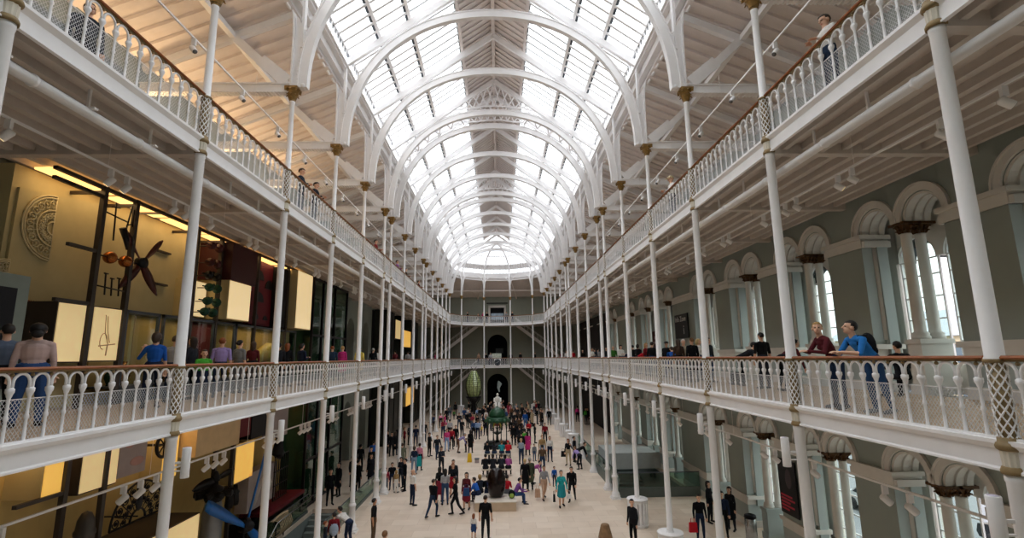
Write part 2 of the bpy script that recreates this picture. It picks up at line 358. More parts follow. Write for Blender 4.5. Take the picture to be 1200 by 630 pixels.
# outer street window wall behind the arcade
OX0, OX1 = 12.15, 12.5
def outer(zf, zs, zt, sill, nm, ti):
    b, bt = MB(), MB(); lo = Y0
    for c in BAYW:
        b.box((OX0,lo,zf), (OX1,c-1.5,zt), 0); lo = c+1.5
        b.box((OX0,c-1.5,zf), (OX1,c+1.5,zf+sill), 1)
        for sy in (-1, 1):
            yc = c+sy*.78; prev = None
            for (y, z) in arc(yc, zs, .66, 0, PI, 14):
                if prev:
                    (ya, za) = prev
                    for X in (OX0, OX1): b.add([(X,ya,za),(X,y,z),(X,y,zt),(X,ya,zt)], [(0,1,2,3)], 0)
                    b.add([(OX0+.14,ya,za),(OX1,ya,za),(OX1,y,z),(OX0+.14,y,z)], [(0,1,2,3)], 2); b.add([(OX0,ya,za),(OX0+.14,ya,za),(OX0+.14,y,z),(OX0,y,z)], [(0,1,2,3)], 0)
                prev = (y, z)
            bt.strip(arc(yc, zs, .66, 0, PI, 14), YZ, OX1-.1, OX1+.1, .16, 0)
            b.box((OX0,c+sy*1.44-.06 if sy>0 else c-1.5,zs), (OX1,c+sy*1.44+.06 if sy>0 else c-1.44,zt), 0)
        b.box((OX0,c-.12,zs), (OX1,c+.12,zt), 0)
    b.box((OX0,lo,zf), (OX1,61.0,zt), 0)
    b.box((WX+.78, Y0, zt-.02), (OX0, 61.0, zt+.25), 1)
    struct(b.build('wall_outer_%s' % nm, [STONEW, STONEW, mat('sooty_stone', '3a3d42', .8)])); struct(bt.build('trim_%d' % ti, mat('sooty_stone', '3a3d42', .8)), 'dark stone arch heads outside')
    for i, c in enumerate(BAYW):
        if c < -5: continue
        w = MB(); x = OX0+.1
        for sy in (-1, 1):
            yc = c+sy*.78
            for zz in [zf+sill+.02]+[zf+sill+.62*(q+1) for q in range(int((zs-zf-sill)/.62))]+[zs]: w.box((x-.02,yc-.66,zz-.018), (x+.02,yc+.66,zz+.018))
            for yy in (yc-.64, yc, yc+.64): w.box((x-.025,yy-.022,zf+sill), (x+.025,yy+.022,zs+(.6 if yy == yc else 0)))
            w.strip(arc(yc, zs, .64, 0, PI, 12), YZ, x-.025, x+.025, -.05)
        o = struct(w.build('window_%d' % (i+1 if nm == 'gallery' else i+21), WHITE))
        g = MB()
        for sy in (-1, 1):
            yc = c+sy*.78; g.prism([(yc-.66,zf+sill),(yc+.66,zf+sill)]+arc(yc, zs, .66, 0, PI, 12), YZ, x-.004, x+.004)
        g.build('glass', CLEAR, o)
        q = MB(); z0 = zf+sill
        q.lathe([(.17,z0),(.17,z0+.1),(.13,z0+.16),(.12,zs-.3)], 12, (OX1+.1, c, 0), 0); q.lathe([(.12,zs-.3),(.2,zs-.06),(.2,zs)], 12, (OX1+.1, c, 0), 1)
        q.build('mullion_column', [mat('pink_sandstone', 'c9a596', .8), mat('sooty_stone', '3a3d42')], o)
outer(Z1, 10.05, Z2-.3, .75, 'gallery', 9); outer(0, 3.85, Z1-.3, .8, 'ground', 10)
# upper storey side walls, far wall, near wall
for s in (-1, 1):
    b = MB(); x0, x1 = (WX, WX+.4) if s > 0 else (-WX-.4, -WX)
    b.box((x0,Y0,Z2-.3), (x1,Y1,17.0)); struct(b.build('wall_%s_upper' % SIDE[s], GREY))
b = MB()                                            # left wall below the top gallery, arched openings beyond the lift
def arch_wall(b, X0, X1, ya, yb, zf, zt, opens, zs, r, back=None):
    lo = ya
    for c in opens:
        b.box((X0,lo,zf), (X1,c-r,zt)); lo = c+r
        prev = None
        for (y, z) in arc(c, zs, r, 0, PI, 16):
            if prev:
                for X in (X0, X1): b.add([(X,prev[0],prev[1]),(X,y,z),(X,y,zt),(X,prev[0],zt)], [(0,1,2,3)])
                b.add([(X0,prev[0],prev[1]),(X1,prev[0],prev[1]),(X1,y,z),(X0,y,z)], [(0,1,2,3)])
            prev = (y, z)
    b.box((X0,lo,zf), (X1,yb,zt))
arch_wall(b, -WX-.7, -WX, Y0, Y1, Z1-.13, Z2-.3, [2.6, 28.2, 32.6, 37.0], 9.6, .95)
arch_wall(b, -WX-.7, -WX, Y0, Y1, 0, Z1-.13, [28.2, 32.6, 37.0], 3.4, .95)
struct(b.build('wall_left', GREY), 'grey-green side wall behind the displays')
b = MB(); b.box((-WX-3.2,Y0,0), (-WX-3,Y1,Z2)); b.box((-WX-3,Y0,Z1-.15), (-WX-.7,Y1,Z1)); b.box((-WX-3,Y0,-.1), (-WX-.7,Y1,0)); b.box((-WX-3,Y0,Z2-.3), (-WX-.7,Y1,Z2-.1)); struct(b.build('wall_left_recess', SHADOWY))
# far right dark side rooms (y > 61) and far wall with central arched doorways
b = MB()
def far_band(zf, zt, r, zs):
    y0, y1 = Y1, Y1+.5
    b.box((-WX,y0,zf), (-r,y1,zt)); b.box((r,y0,zf), (WX+3,y1,zt)); prev = None
    for (x, z) in arc(0, zs, r, 0, PI, 18):
        if prev:
            for Y in (y0, y1): b.add([(prev[0],Y,prev[1]),(x,Y,z),(x,Y,zt),(prev[0],Y,zt)], [(0,1,2,3)])
            b.add([(prev[0],y0,prev[1]),(prev[0],y1,prev[1]),(x,y1,z),(x,y0,z)], [(0,1,2,3)])
        prev = (x, z)
far_band(0, Z1-.3, 1.55, 3.5); far_band(Z1-.3, Z2-.3, 1.5, 9.35)
b.box((-WX,Y1,Z2-.3), (-1.1,Y1+.5,17.0)); b.box((1.1,Y1,Z2-.3), (WX,Y1+.5,17.0)); b.box((-1.1,Y1,14.95), (1.1,Y1+.5,17.0)); b.box((-1.1,Y1,Z2-.3), (1.1,Y1+.5,Z2))
struct(b.build('wall_far', mat('far_wall_paint', '8f9488', .8, var=.03)), 'grey-green end wall with arched doorways')
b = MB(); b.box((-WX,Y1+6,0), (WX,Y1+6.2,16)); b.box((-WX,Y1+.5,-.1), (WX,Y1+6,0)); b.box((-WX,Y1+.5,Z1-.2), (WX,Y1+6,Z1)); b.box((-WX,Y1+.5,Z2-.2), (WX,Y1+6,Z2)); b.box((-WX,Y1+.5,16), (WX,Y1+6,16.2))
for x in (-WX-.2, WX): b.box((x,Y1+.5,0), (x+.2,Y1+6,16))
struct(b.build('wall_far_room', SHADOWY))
b = MB(); b.box((WX,61,0), (WX+.3,Y1+.5,Z2-.3)); struct(b.build('wall_right_end', GREY))
b = MB(); b.box((-WX-.7,Y0-.3,0), (WX+2.3,Y0,25)); struct(b.build('wall_near', GREY))
# far top doorway surround
b = MB(); b.box((-1.35,Y1-.12,Z2), (-1.05,Y1,15.2)); b.box((1.05,Y1-.12,Z2), (1.35,Y1,15.2)); b.box((-1.35,Y1-.12,14.9), (1.35,Y1,15.25)); b.box((-1.6,Y1-.2,15.5), (1.6,Y1,15.65),1)
struct(b.build('door_1', [STONEW, BLACK]), 'pale doorway surround at the top far gallery')
# ------------------------------------------------------------------ roof
XE, ZE = 6.05, 20.15             # glass eaves
def zglass(x): return 24.5-.72*abs(x)
YR0, YR1 = Y0, 60.83
SX = [6.05, 4.77, 3.54, 1.58]
ARCHY = [y for y in CY]
# per bay rooflights
wn = 40
for bi in range(-2, 15):
    ya, yb = (CY[bi], CY[bi+1]) if bi >= 0 else (S*bi, S*(bi+1))
    if ya < Y0: ya = Y0
    for s in (-1, 1):
        wn += 1
        g = MB()
        for k in range(3):
            xa, xb = SX[k], SX[k+1]; dz = -.05*k
            g.add([(s*xa,ya,zglass(xa)+dz),(s*xb,ya,zglass(xb)+dz),(s*xb,yb,zglass(xb)+dz),(s*xa,yb,zglass(xa)+dz)], [(0,1,2,3)])
        root = struct(g.build('window_%d' % wn, SKYGLASS), 'rooflight glazing')
        m = MB(); n = max(2, round((yb-ya)/.55))
        for q in range(n):
            y = ya+(yb-ya)*(q+.5)/n
            for k in range(3):
                xa, xb = SX[k], SX[k+1]; m.beam((s*xa,y,zglass(xa)-.03), (s*xb,y,zglass(xb)-.03), .115, .10)
        m.build('glazing_bars', WHITE, root)
        p = MB()
        for x in SX[1:3]:
            p.box((s*x-.06,ya,zglass(x)-.16), (s*x+.06,yb,zglass(x)-.02))
        p.build('purlins', WHITE, root)
        # dark dashes along the laps between bars
        d = MB()
        for x in SX[1:]:
            for q in range(n):
                y = ya+(yb-ya)*q/n; w = (yb-ya)/n
                d.box((s*(x+.12)-.055,y+w*.68,zglass(x+.12)-.07), (s*(x+.12)+.055,y+w*1.32,zglass(x+.12)-.015))
        d.build('glazing_dashes', STEEL, root)
        # vertical eaves light below the slope
        e = MB(); e.box((s*XE-.03,ya,ZE-.06), (s*XE+.03,yb,ZE+.03)); 
        for q in range(int((yb-ya)/.3)): e.box((s*XE-.03,ya+.15+q*.3-.02,19.62), (s*XE+.03,ya+.15+q*.3+.02,ZE-.05))
        e.build('eaves_light_bars', WHITE, root)
        g2 = MB(); g2.add([(s*(XE+.01),ya,19.6),(s*(XE+.01),yb,19.6),(s*(XE+.01),yb,ZE),(s*(XE+.01),ya,ZE)], [(0,1,2,3)]); g2.build('eaves_light_glass', SKYGLASS, root)
        k2 = MB(); k2.box((s*(XE+.05)-.02,ya,ZE-.16), (s*(XE+.05)+.02,yb,ZE-.06)); k2.build('eaves_light_frame', STEEL, root)
# boarded ridge
b = MB()
for s in (-1, 1):
    b.add([(0,YR0,24.62),(s*1.62,YR0,23.45),(s*1.62,YR1,23.45),(0,YR1,24.62)], [(0,1,2,3)])
    y = YR0+.2
    while y < YR1: 
        b.beam((s*1.6,y,23.40), (0,y,24.56), .2, .045); y += .42
b.box((-.09,YR0,24.3), (.09,YR1,24.52)); b.box((-1.7,YR0,23.2), (-1.55,YR1,23.48)); b.box((1.55,YR0,23.2), (1.7,YR1,23.48))
for s in (-1, 1): b.add([(s*.02,YR0,24.75),(s*1.75,YR0,23.55),(s*1.75,YR1,23.55),(s*.02,YR1,24.75)], [(0,1,2,3)])
struct(b.build('ceiling_ridge', PLANK), 'boarded ridge strip between the rooflights')
# side-aisle roofs
def zais(x): return 18.75-(abs(x)-6.4)*.42
for s in (-1, 1):
    b = MB(); b.add([(s*6.45,Y0,zais(6.45)+.1),(s*(WX+.3),Y0,zais(WX+.3)+.1),(s*(WX+.3),61,zais(WX+.3)+.1),(s*6.45,61,zais(6.45)+.1)], [(0,1,2,3)])
    b.add([(s*6.3,Y0,zais(6.3)+.5),(s*(WX+.3),Y0,zais(WX+.3)+.3),(s*(WX+.3),61,zais(WX+.3)+.3),(s*6.3,61,zais(6.3)+.5)], [(0,1,2,3)])
    y = Y0+.2
    while y < 61:
        b.beam((s*6.45,y,zais(6.45)+.05), (s*WX,y,zais(WX)+.05), .2, .1); y += .55
    struct(b.build('ceiling_aisle_%s' % SIDE[s], PLANK), 'sloping boarded aisle roof')
    q = MB()
    q.box((s*6.45-.16,Y0,19.08), (s*6.45+.16,60.83,19.5)); q.tube([(s*6.62,Y0,18.86),(s*6.62,60.83,18.86)], .085, 8); q.box((s*6.2-.1,Y0,19.4), (s*6.2+.1,60.83,19.62))
    q.box((s*6.3-.28,Y0,19.5), (s*6.3+.28,60.83,19.56)); q.box((s*8.35-.09,Y0,17.72), (s*8.35+.09,60.83,17.9))
    q.box((s*6.55-.03,Y0,18.7), (s*6.55+.03,60.83,19.12))
    struct(q.build('trim_%d' % (11 if s < 0 else 12), WHITE), 'white eaves beam')
# aisle trusses
def make_truss(s):
    d = {}
    q = MB(); q.box((min(s*6.3,s*WX),-.09,15.84), (max(s*6.3,s*WX),.09,16.12)); q.box((min(s*6.3,s*WX),-.13,15.82), (max(s*6.3,s*WX),.13,15.86)); q.box((min(s*6.3,s*WX),-.13,16.10), (max(s*6.3,s*WX),.13,16.14))
    for k in range(40): q.box((s*(6.45+k*.115)-.025,-.14,15.80), (s*(6.45+k*.115)+.025,.14,15.83))
    d['tie_beam'] = q.mesh('tie_beam', WHITE)
    q = MB(); q.beam((s*6.5,0,16.05), (s*8.36,0,17.82), .2, .26); q.beam((s*6.5,-.1,16.2), (s*7.4,-.1,16.95), .03, .4); d['strut'] = q.mesh('strut', WHITE)
    q = MB(); q.beam((s*6.45,0,zais(6.45)-.14), (s*WX,0,zais(WX)-.14), .18, .24); d['rafter'] = q.mesh('rafter', WHITE)
    return d
TR = {s: make_truss(s) for s in (-1, 1)}
NY = len(CY)
for s in (-1, 1):
    for i, y in enumerate(CY):
        t = thing('aisle_truss', (0,y,0), 'white riveted aisle roof truss, %s from the camera on the %s side' % (ORD[i], SIDE[s]), 'roof truss', 'aisle roof trusses on the %s' % SIDE[s])
        for k, me in TR[s].items(): put(k, me, t)
# arch ribs
def arch_pts(n=44, a=6.2, b=6.15, z0=16.0, e=2.15):
    pts = []
    for i in range(n+1):
        t = PI*i/n; c, q = math.cos(t), math.sin(t)
        pts.append((a*math.copysign(abs(c)**(2/e), c), z0+b*abs(q)**(2/e)))
    return pts
AP = arch_pts()
def make_rib(truss):
    d = {}
    q = MB(); q.strip(AP, XZ, -.115, .115, .33, 0, False)
    for y0, y1 in ((-.14,-.115),(.115,.14)): q.strip(AP, XZ, y0, y1, .05, 0, False)
    # rivets along both flange edges
    for i in range(len(AP)-1):
        for f in (.15, .4, .65, .9):
            x = AP[i][0]*(1-f)+AP[i+1][0]*f; z = AP[i][1]*(1-f)+AP[i+1][1]*f
            for yy in (-.128, .128): q.box((x-.022,yy-.02,z-.03), (x+.022,yy+.02,z+.01))
    d['arch'] = q.mesh('arch', WHITE)
    for s in (-1, 1):
        q = MB(); path = [(s*6.36,16.0),(s*6.36,17.4),(s*6.38,18.2),(s*6.46,18.75),(s*6.62,19.1)]
        q.strip(path, XZ, -.14, .14, .05, 0, False); q.box((s*6.25-.1,-.14,16.0), (s*6.25+.1,.14,16.12))
        q.prism([(s*6.36,16.05),(s*6.05,16.05),(s*6.02,18.0),(s*6.36,18.6)], XZ, -.05, .05)
        q.box((s*6.12-.04,-.1,17.4),(s*6.12+.04,.1,19.45)); d['spandrel_post', s] = q.mesh('spandrel_post', WHITE)
        q = MB(); q.lathe([(.001,-.12),(.07,-.12),(.085,-.08),(.085,.08),(.07,.12),(.001,.12)], 12, (s*6.0,0,16.06), 0, True, Matrix.Rotation(PI/2,4,'X'))
        q.lathe([(.001,-.1),(.05,-.1),(.05,.1),(.001,.1)], 12, (s*5.92,0,16.18), 0, True, Matrix.Rotation(PI/2,4,'X')); d['scroll', s] = q.mesh('scroll', WHITE)
    q = MB()
    for s in (-1, 1):
        q.beam((s*6.3,0,19.55-.02), (0,0,24.05), .16, .26)
    d['rafter'] = q.mesh('rafter', WHITE)
    if truss:
        for s in (-1, 1):
            q = MB(); top = lambda u: Vector((s*u, 0, 24.0-.72*u))
            def bot(u):
                best = min(AP, key=lambda p: abs(p[0]-s*u)); return Vector((s*u, 0, best[1]+.28))
            us = [0.0+i*.42 for i in range(14)]
            for i in range(len(us)-1):
                if (top(us[i])-bot(us[i])).length > .1: q.beam(top(us[i]), bot(us[i+1]), .06, .06, 0, (0,1,0)); q.beam(bot(us[i]), top(us[i+1]), .06, .06, 0, (0,1,0))
            for i in range(len(us)-1): q.beam(bot(us[i]), bot(us[i+1]), .07, .07, 0, (0,1,0)); q.beam(top(us[i]), top(us[i+1]), .07, .07, 0, (0,1,0))
            d['lattice', s] = q.mesh('lattice', WHITE)
    return d
RIB = {k: make_rib(k) for k in (False, True)}
for i, y in enumerate(CY):
    tr = i in (5, 6, 9, 10)
    t = thing('arch_rib', (0,y,0), 'white riveted %sroof arch spanning the hall, %s from the camera' % ('lattice-braced ' if tr else '', ORD[i]), 'roof arch', 'roof arches')
    for k, me in RIB[tr].items(): put(k if isinstance(k, str) else k[0], me, t)
# zigzag bracing between the two pairs of twin arches
for (ya, yb, nm) in ((CY[5], CY[6], 'nearer'), (CY[9], CY[10], 'farther')):
    t = thing('arch_bracing', (0,ya,0), 'white zigzag lattice bracing between the %s pair of twin roof arches' % nm, 'roof bracing', 'lattice bracing of the twin arches')
    for s in (-1, 1):
        pts = [p for p in AP if (p[0]*s) > 1.9 and p[1] > 18.2]; pts.sort(key=lambda p: s*p[0]); q = MB(); L = yb-ya
        for i in range(len(pts)-1):
            (xa, za), (xb, zb) = pts[i], pts[i+1]; y0, y1 = (.08, L-.08) if i % 2 else (L-.08, .08)
            q.beam((xa,y0,za+.16), (xb,y1,zb+.16), .07, .07)
        for y in (.1, L-.1):
            for i in range(len(pts)-1): q.beam((pts[i][0],y,pts[i][1]+.16), (pts[i+1][0],y,pts[i+1][1]+.16), .06, .06)
        q.build('zigzag', WHITE, t)
# glazed half dome over the far end
apex = Vector((0, 61.6, 23.0)); DP = []
for (x, y) in APSE: DP.append(Vector((x, y, 0)))
def dome_pt(base, t, r=1.0):
    # quarter ellipse from the eaves (t=0) to the apex (t=1)
    a = t*PI/2; h = Vector((base.x, base.y, 0)); c = Vector((0, 61.2, 0))
    return c+(h-c)*math.cos(a)*r+Vector((0,0,18.6+4.3*math.sin(a)*r))
ring = MB(); gl = MB(); bars = MB()
N = 10
for i in range(5):
    for k in range(N):
        a, b2 = dome_pt(DP[i], k/N, 1.03), dome_pt(DP[i+1], k/N, 1.03); c2, d2 = dome_pt(DP[i+1], (k+1)/N, 1.03), dome_pt(DP[i], (k+1)/N, 1.03)
        (ring if k in (0,2) else gl).add([a,b2,c2,d2], [(0,1,2,3)])
        if k in (1, 3, 5): bars.beam(a, b2, .16, .16)
    for q in range(1, 8):
        f = q/8
        for k in range(1, 9):
            p0 = dome_pt(DP[i],k/N,1.02).lerp(dome_pt(DP[i+1],k/N,1.02), f); p1 = dome_pt(DP[i],(k+1)/N,1.02).lerp(dome_pt(DP[i+1],(k+1)/N,1.02), f)
            if (dome_pt(DP[i],k/N)-dome_pt(DP[i+1],k/N)).length/8 > .12: bars.beam(p0, p1, .06, .08)
o = struct(gl.build('window_dome', SKYGLASS), 'glazed half dome at the far end'); bars.build('glazing_bars', WHITE, o)
for i in range(5):
    a, b2 = DP[i], DP[i+1]; d = (b2-a).normalized(); L = (b2-a).length
    f = lambda u, v, w: tuple(a+d*u+Vector((0,0,v))+Vector((-d.y,d.x,0))*w)
    ring.beam(a+Vector((0,0,19.35)), b2+Vector((0,0,19.35)), .14, .2); ring.beam(a+Vector((0,0,18.45)), b2+Vector((0,0,18.45)), .1, .1)
    ring.strip(arc(L/2, 17.75, L/2-.12, 0, PI, 16, 1.35), f, -.06, .06, -.12)
struct(ring.build('trim_13', WHITE), 'white ring beam with small arches under the end dome')
for i, lab in ((1,'second from the right'),(2,'third from the right'),(3,'third from the left'),(4,'second from the left')):
    p = DP[i]
    t = thing('dome_rib', (0,0,0), 'white curved dome rib at the far end, %s' % lab, 'roof rib', 'ribs of the end dome')
    q = MB(); q.tube([dome_pt(p, k/16) for k in range(17)], .13, 8); q.build('rib', WHITE, t)
    q = MB(); q.beam(p+Vector((0,0,16.0)), p+Vector((0,0,19.3)), .2, .26, 0, (0,1,0))
    c = Vector((0,61.2,0)); inw = (c-p).normalized()
    q.tube([p+inw*.1+Vector((0,0,16.1)), p+inw*.15+Vector((0,0,17.4)), p+inw*.4+Vector((0,0,18.5)), dome_pt(p,.16)], [.1,.1,.09,.08], 6)
    q.build('post', WHITE, t)
# aisle roof round the far end
b = MB(); ry = APSE
B0 = [Vector((-WX-.3,60.83,zais(WX+.3))),Vector((-WX-.3,Y1+.3,16.4)),Vector((-3,Y1+.3,16.4)),Vector((3,Y1+.3,16.4)),Vector((WX+.3,Y1+.3,16.4)),Vector((WX+.3,60.83,zais(WX+.3)))]
A0 = [Vector((x,y,18.75)) for x,y in APSE[::-1]]
for i in range(5): b.add([A0[i],A0[i+1],B0[i+1],B0[i]], [(0,1,2,3)]); b.add([p+Vector((0,0,.25)) for p in (A0[i],A0[i+1],B0[i+1],B0[i])], [(0,1,2,3)])
for i in range(1,5):
    b.beam(A0[i]+Vector((0,0,-.2)), B0[i]+Vector((0,0,-.2)) , .18, .25)
b.beam((-WX,67.6,17.2),(WX,67.6,17.2),.15,.2)
struct(b.build('ceiling_aisle_far', PLANK))
q = MB(); g = MB()
for i in range(5): q.add([A0[i],A0[i+1],A0[i+1]+Vector((0,0,.65)),A0[i]+Vector((0,0,.65))], [(0,1,2,3)])
struct(q.build('trim_14', WHITE))
# ------------------------------------------------------------------ cast-iron columns
def collar_mesh():
    q = MB()
    q.lathe([(.10,-.37),(.128,-.37),(.132,-.33),(.115,-.29),(.108,-.28)], 20, mi=0)
    q.lathe([(.104,-.28),(.112,-.12),(.114,-.10)], 24, mi=1, sm=False, flute=.1)
    q.lathe([(.114,-.10),(.138,-.08),(.146,-.05),(.132,-.01),(.115,0),(.115,.05),(.1,.06)], 20, mi=0)
    return q.mesh('collar', [GOLDB, CREAM])
def sleeve_mesh(h):
    q = MB(); q.lathe([(.09,0),(.09,h)], 20, mi=0); return q.mesh('sleeve', [GOLDB])
def lattice_mesh(h, n=7, turns=.95):
    q = MB(); r = .096
    for k in range(n):
        for s in (-1, 1):
            q.tube([(r*math.cos(2*PI*k/n+s*2*PI*turns*t/20), r*math.sin(2*PI*k/n+s*2*PI*turns*t/20), h*t/20) for t in range(21)], .0115, 4, caps=False)
    return q.mesh('lattice', [WHITE])
def stud_mesh(h, n=7, turns=.95):
    q = MB(); rows = int(n*turns*2); 
    for j in range(rows):
        for k in range(n):
            a = 2*PI*(k+(.5 if j % 2 == 0 else 0))/n; z = h*(j+.5)/rows
            if j % 2 == 0: a = 2*PI*(k+.0)/n+PI/n
            q.ball((.092*math.cos(a), .092*math.sin(a), z), .014, 4)
    return q.mesh('studs', [GOLD])
def capital_mesh():
    q = MB(); f = .8
    q.lathe([(.09*f,-.02),(.115*f,0),(.115*f,.03),(.10*f,.05),(.115*f,.15),(.15*f,.27),(.22*f,.36),(.23*f,.38)], 16, mi=0)
    for i in range(8):
        a = i*PI/4; d = Vector((math.cos(a),math.sin(a),0)); w = Vector((-d.y,d.x,0))
        for (z0, r0, z1, r1, z2, r2, ww) in ((.05,.11,.2,.17,.17,.24,.07),(.15,.13,.36,.24,.31,.32,.08)):
            vs = []
            for (z, r, k) in ((z0,r0,.5),((z0+z1)/2,(r0+r1)/2-.005,1),(z1,r1,.9),(z1+.02,(r1+r2)/2,.7),(z2,r2,.25)):
                vs += [d*r*f-w*ww*k*.8+Vector((0,0,z)), d*(r*f+.025)+Vector((0,0,z)), d*r*f+w*ww*k*.8+Vector((0,0,z))]
            fs = []
            for j in range(4): fs += [(j*3,j*3+1,j*3+4,j*3+3),(j*3+1,j*3+2,j*3+5,j*3+4)]
            q.add(vs, fs, 0, True)
    for i in range(4):
        a = i*PI/2+PI/4; d = Vector((math.cos(a),math.sin(a),0)); q.ball(d*.23+Vector((0,0,.36)), .045, 6)
    q.box((-.2,-.2,.38), (.2,.2,.45))
    return q.mesh('capital', GOLD)
def base_mesh():
    q = MB(); q.box((-.25,-.25,0), (.25,.25,.08))
    q.lathe([(.25,.08),(.25,.16),(.2,.2),(.22,.26),(.18,.32),(.145,.38),(.135,1.05),(.165,1.08),(.165,1.15),(.125,1.2),(.11,1.24)], 18); return q.mesh('base', WHITE)
def shaft_mesh(z0, z1, r0, r1):
    q = MB(); q.lathe([(r0+.012,z0),(r0+.012,z0+.04),(r0,z0+.06),(r1,z1-.1),(r1+.01,z1-.08),(r1+.01,z1)], 20); return q.mesh('shaft', WHITE)
CM = dict(base=base_mesh(), sh0=shaft_mesh(1.22,6.0,.105,.098), sh1=shaft_mesh(7.33,11.92,.102,.094), sh2=shaft_mesh(13.24,ZC+.02,.083,.075),
          col=collar_mesh(), sl=sleeve_mesh(.98), lat=lattice_mesh(.96), stud=stud_mesh(.96), cap=capital_mesh())
q = MB(); q.lathe([(.1,0),(.125,.01),(.125,.04),(.1,.06)], 18); CM['ring'] = q.mesh('neck_ring', [GOLDB])
def column(x, y, label, group):
    t = thing('iron_column', (x,y,0), label, 'column', group)
    put('base', CM['base'], t)
    for k, z in (('sh0',0),('sh1',0),('sh2',0)): put('shaft', CM[k], t, (0,0,z))
    for z in (Z1, Z2):
        put('collar', CM['col'], t, (0,0,z)); s_ = put('lattice_sleeve', CM['sl'], t, (0,0,z)); put('lattice', CM['lat'], s_, (0,0,.02)); put('studs', CM['stud'], s_, (0,0,.02)); put('neck_ring', CM['ring'], t, (0,0,z+.94))
    put('capital', CM['cap'], t, (0,0,ZC))
for s in (-1, 1):
    for i, y in enumerate(CY): column(s*HW, y, 'slender white iron column with gilt collars, %s from the camera in the %s row' % (ORD[i], SIDE[s]), 'columns of the %s row' % SIDE[s])
for i, lab in ((1,'right-hand outer'),(2,'right of the clock'),(3,'left of the clock'),(4,'left-hand outer')):
    column(APSE[i][0], APSE[i][1], 'slender white iron column at the rounded far end, %s' % lab, 'columns of the far end')
# ------------------------------------------------------------------ railings
def bal_mesh():
    q = MB(); q.lathe([(.036,0),(.036,.03),(.022,.05),(.019,.33),(.029,.35),(.029,.38),(.019,.40),(.02,.62),(.032,.65),(.036,.67),(.05,.70),(.05,.745),(.03,.76)], 8); return q.mesh('baluster', WHITE)
BAL = bal_mesh()
RC = {}
def rail_meshes(L):
    key = round(L, 3)
    if key in RC: return RC[key]
    n = max(2, round(L/.295)); p = L/n; d = {'n': n, 'p': p}
    q = MB(); q.prism([(-.055,.985),(.055,.985),(.062,1.005),(.04,1.03),(-.04,1.03),(-.062,1.005)], lambda u,v,a: (a,u,v), 0, L); d['handrail'] = q.mesh('handrail', WOOD)
    q = MB(); q.box((0,-.02,.955), (L,.02,.985))
    for i in range(n+1): q.ball((min(max((i+.5)*p,.03),L-.03) if i < n else L-.03,-.0,.93), .026, 5)
    d['gilt_band'] = q.mesh('gilt_band', GOLDB)
    q = MB(); q.box((0,-.03,.015), (L,.03,.05)); q.box((0,-.05,0), (L,.05,.018)); d['bottom_rail'] = q.mesh('bottom_rail', WHITE)
    q = MB(); r = p/2-.026
    for i in range(n-1):
        cx = (i+.5)*p+p/2
        q.tube([(cx-r,0,.73),(cx-r,0,.82)]+[(cx-r*math.cos(PI*j/10), 0, .82+r*math.sin(PI*j/10)) for j in range(1,10)]+[(cx+r,0,.82),(cx+r,0,.73)], .02, 6)
    for x0_, sg in ((p/2-.026,-1),(L-p/2+.026,1)):
        rr = p/2-.03; q.tube([(x0_,0,.73),(x0_,0,.82)]+[(x0_+sg*rr*(1-math.cos(PI/2*j/5)),0,.82+r*math.sin(PI/2*j/5)) for j in range(1,6)], .02, 6)
    d['arched_top'] = q.mesh('arched_top', WHITE)
    q = MB(); q.box((0,.028,.05), (L,.031,.60)); d['wire_screen'] = q.mesh('wire_screen', MESHM)
    q = MB(); q.box((0,.024,.595), (L,.036,.607)); d['screen_rail'] = q.mesh('screen_rail', WHITE)
    q = MB()
    for i in range(n):
        for (r0,z0,r1,z1) in ((.034,0,.02,.04),(.02,.04,.019,.63),(.019,.63,.048,.71),(.048,.71,.03,.76)): q.lathe([(r0,z0),(r1,z1)], 6, ((i+.5)*p,0,0), caps=False)
    d['balusters'] = q.mesh('balusters', WHITE)
    RC[key] = d; return d
def railing(a, b, z, label, group, detail):
    a, b = Vector(a), Vector(b); d = b-a; L = d.length-.23; d.normalize(); p = a+d*.115
    t = thing('railing', (p.x,p.y,z), label, 'railing', group, math.atan2(d.y, d.x))
    R = rail_meshes(L)
    for k in ('handrail','gilt_band','bottom_rail','arched_top','wire_screen','screen_rail'): put(k, R[k], t)
    if detail:
        for i in range(R['n']): put('baluster', BAL, t, ((i+.5)*R['p'],0,0))
    else: put('balusters', R['balusters'], t)
for z, nm in ((Z1,'lower'),(Z2,'upper')):
    for s in (-1, 1):
        g = 'railings of the %s gallery on the %s' % (nm, SIDE[s])
        ys = [-4.4]+CY
        for i in range(len(ys)-1):
            a, b = (s*HW, ys[i]), (s*HW, ys[i+1])
            if s < 0: a, b = b, a
            between = 'before the nearest column' if i == 0 else 'between the %s and %s columns' % (ORD[i-1], ORD[i])
            railing(b if s > 0 else b, a if s > 0 else a, z, 'white arched iron railing with wooden handrail, %s %s gallery, %s' % (SIDE[s], nm, between), g, i < 6)
    for i in range(5):
        lab = ('right-hand outer','right of centre','central','left of centre','left-hand outer')[i]
        railing(APSE[i+1], APSE[i], z, 'white arched iron railing across the far end of the %s gallery, %s span' % (nm, lab), 'railings of the %s far end' % nm, False)
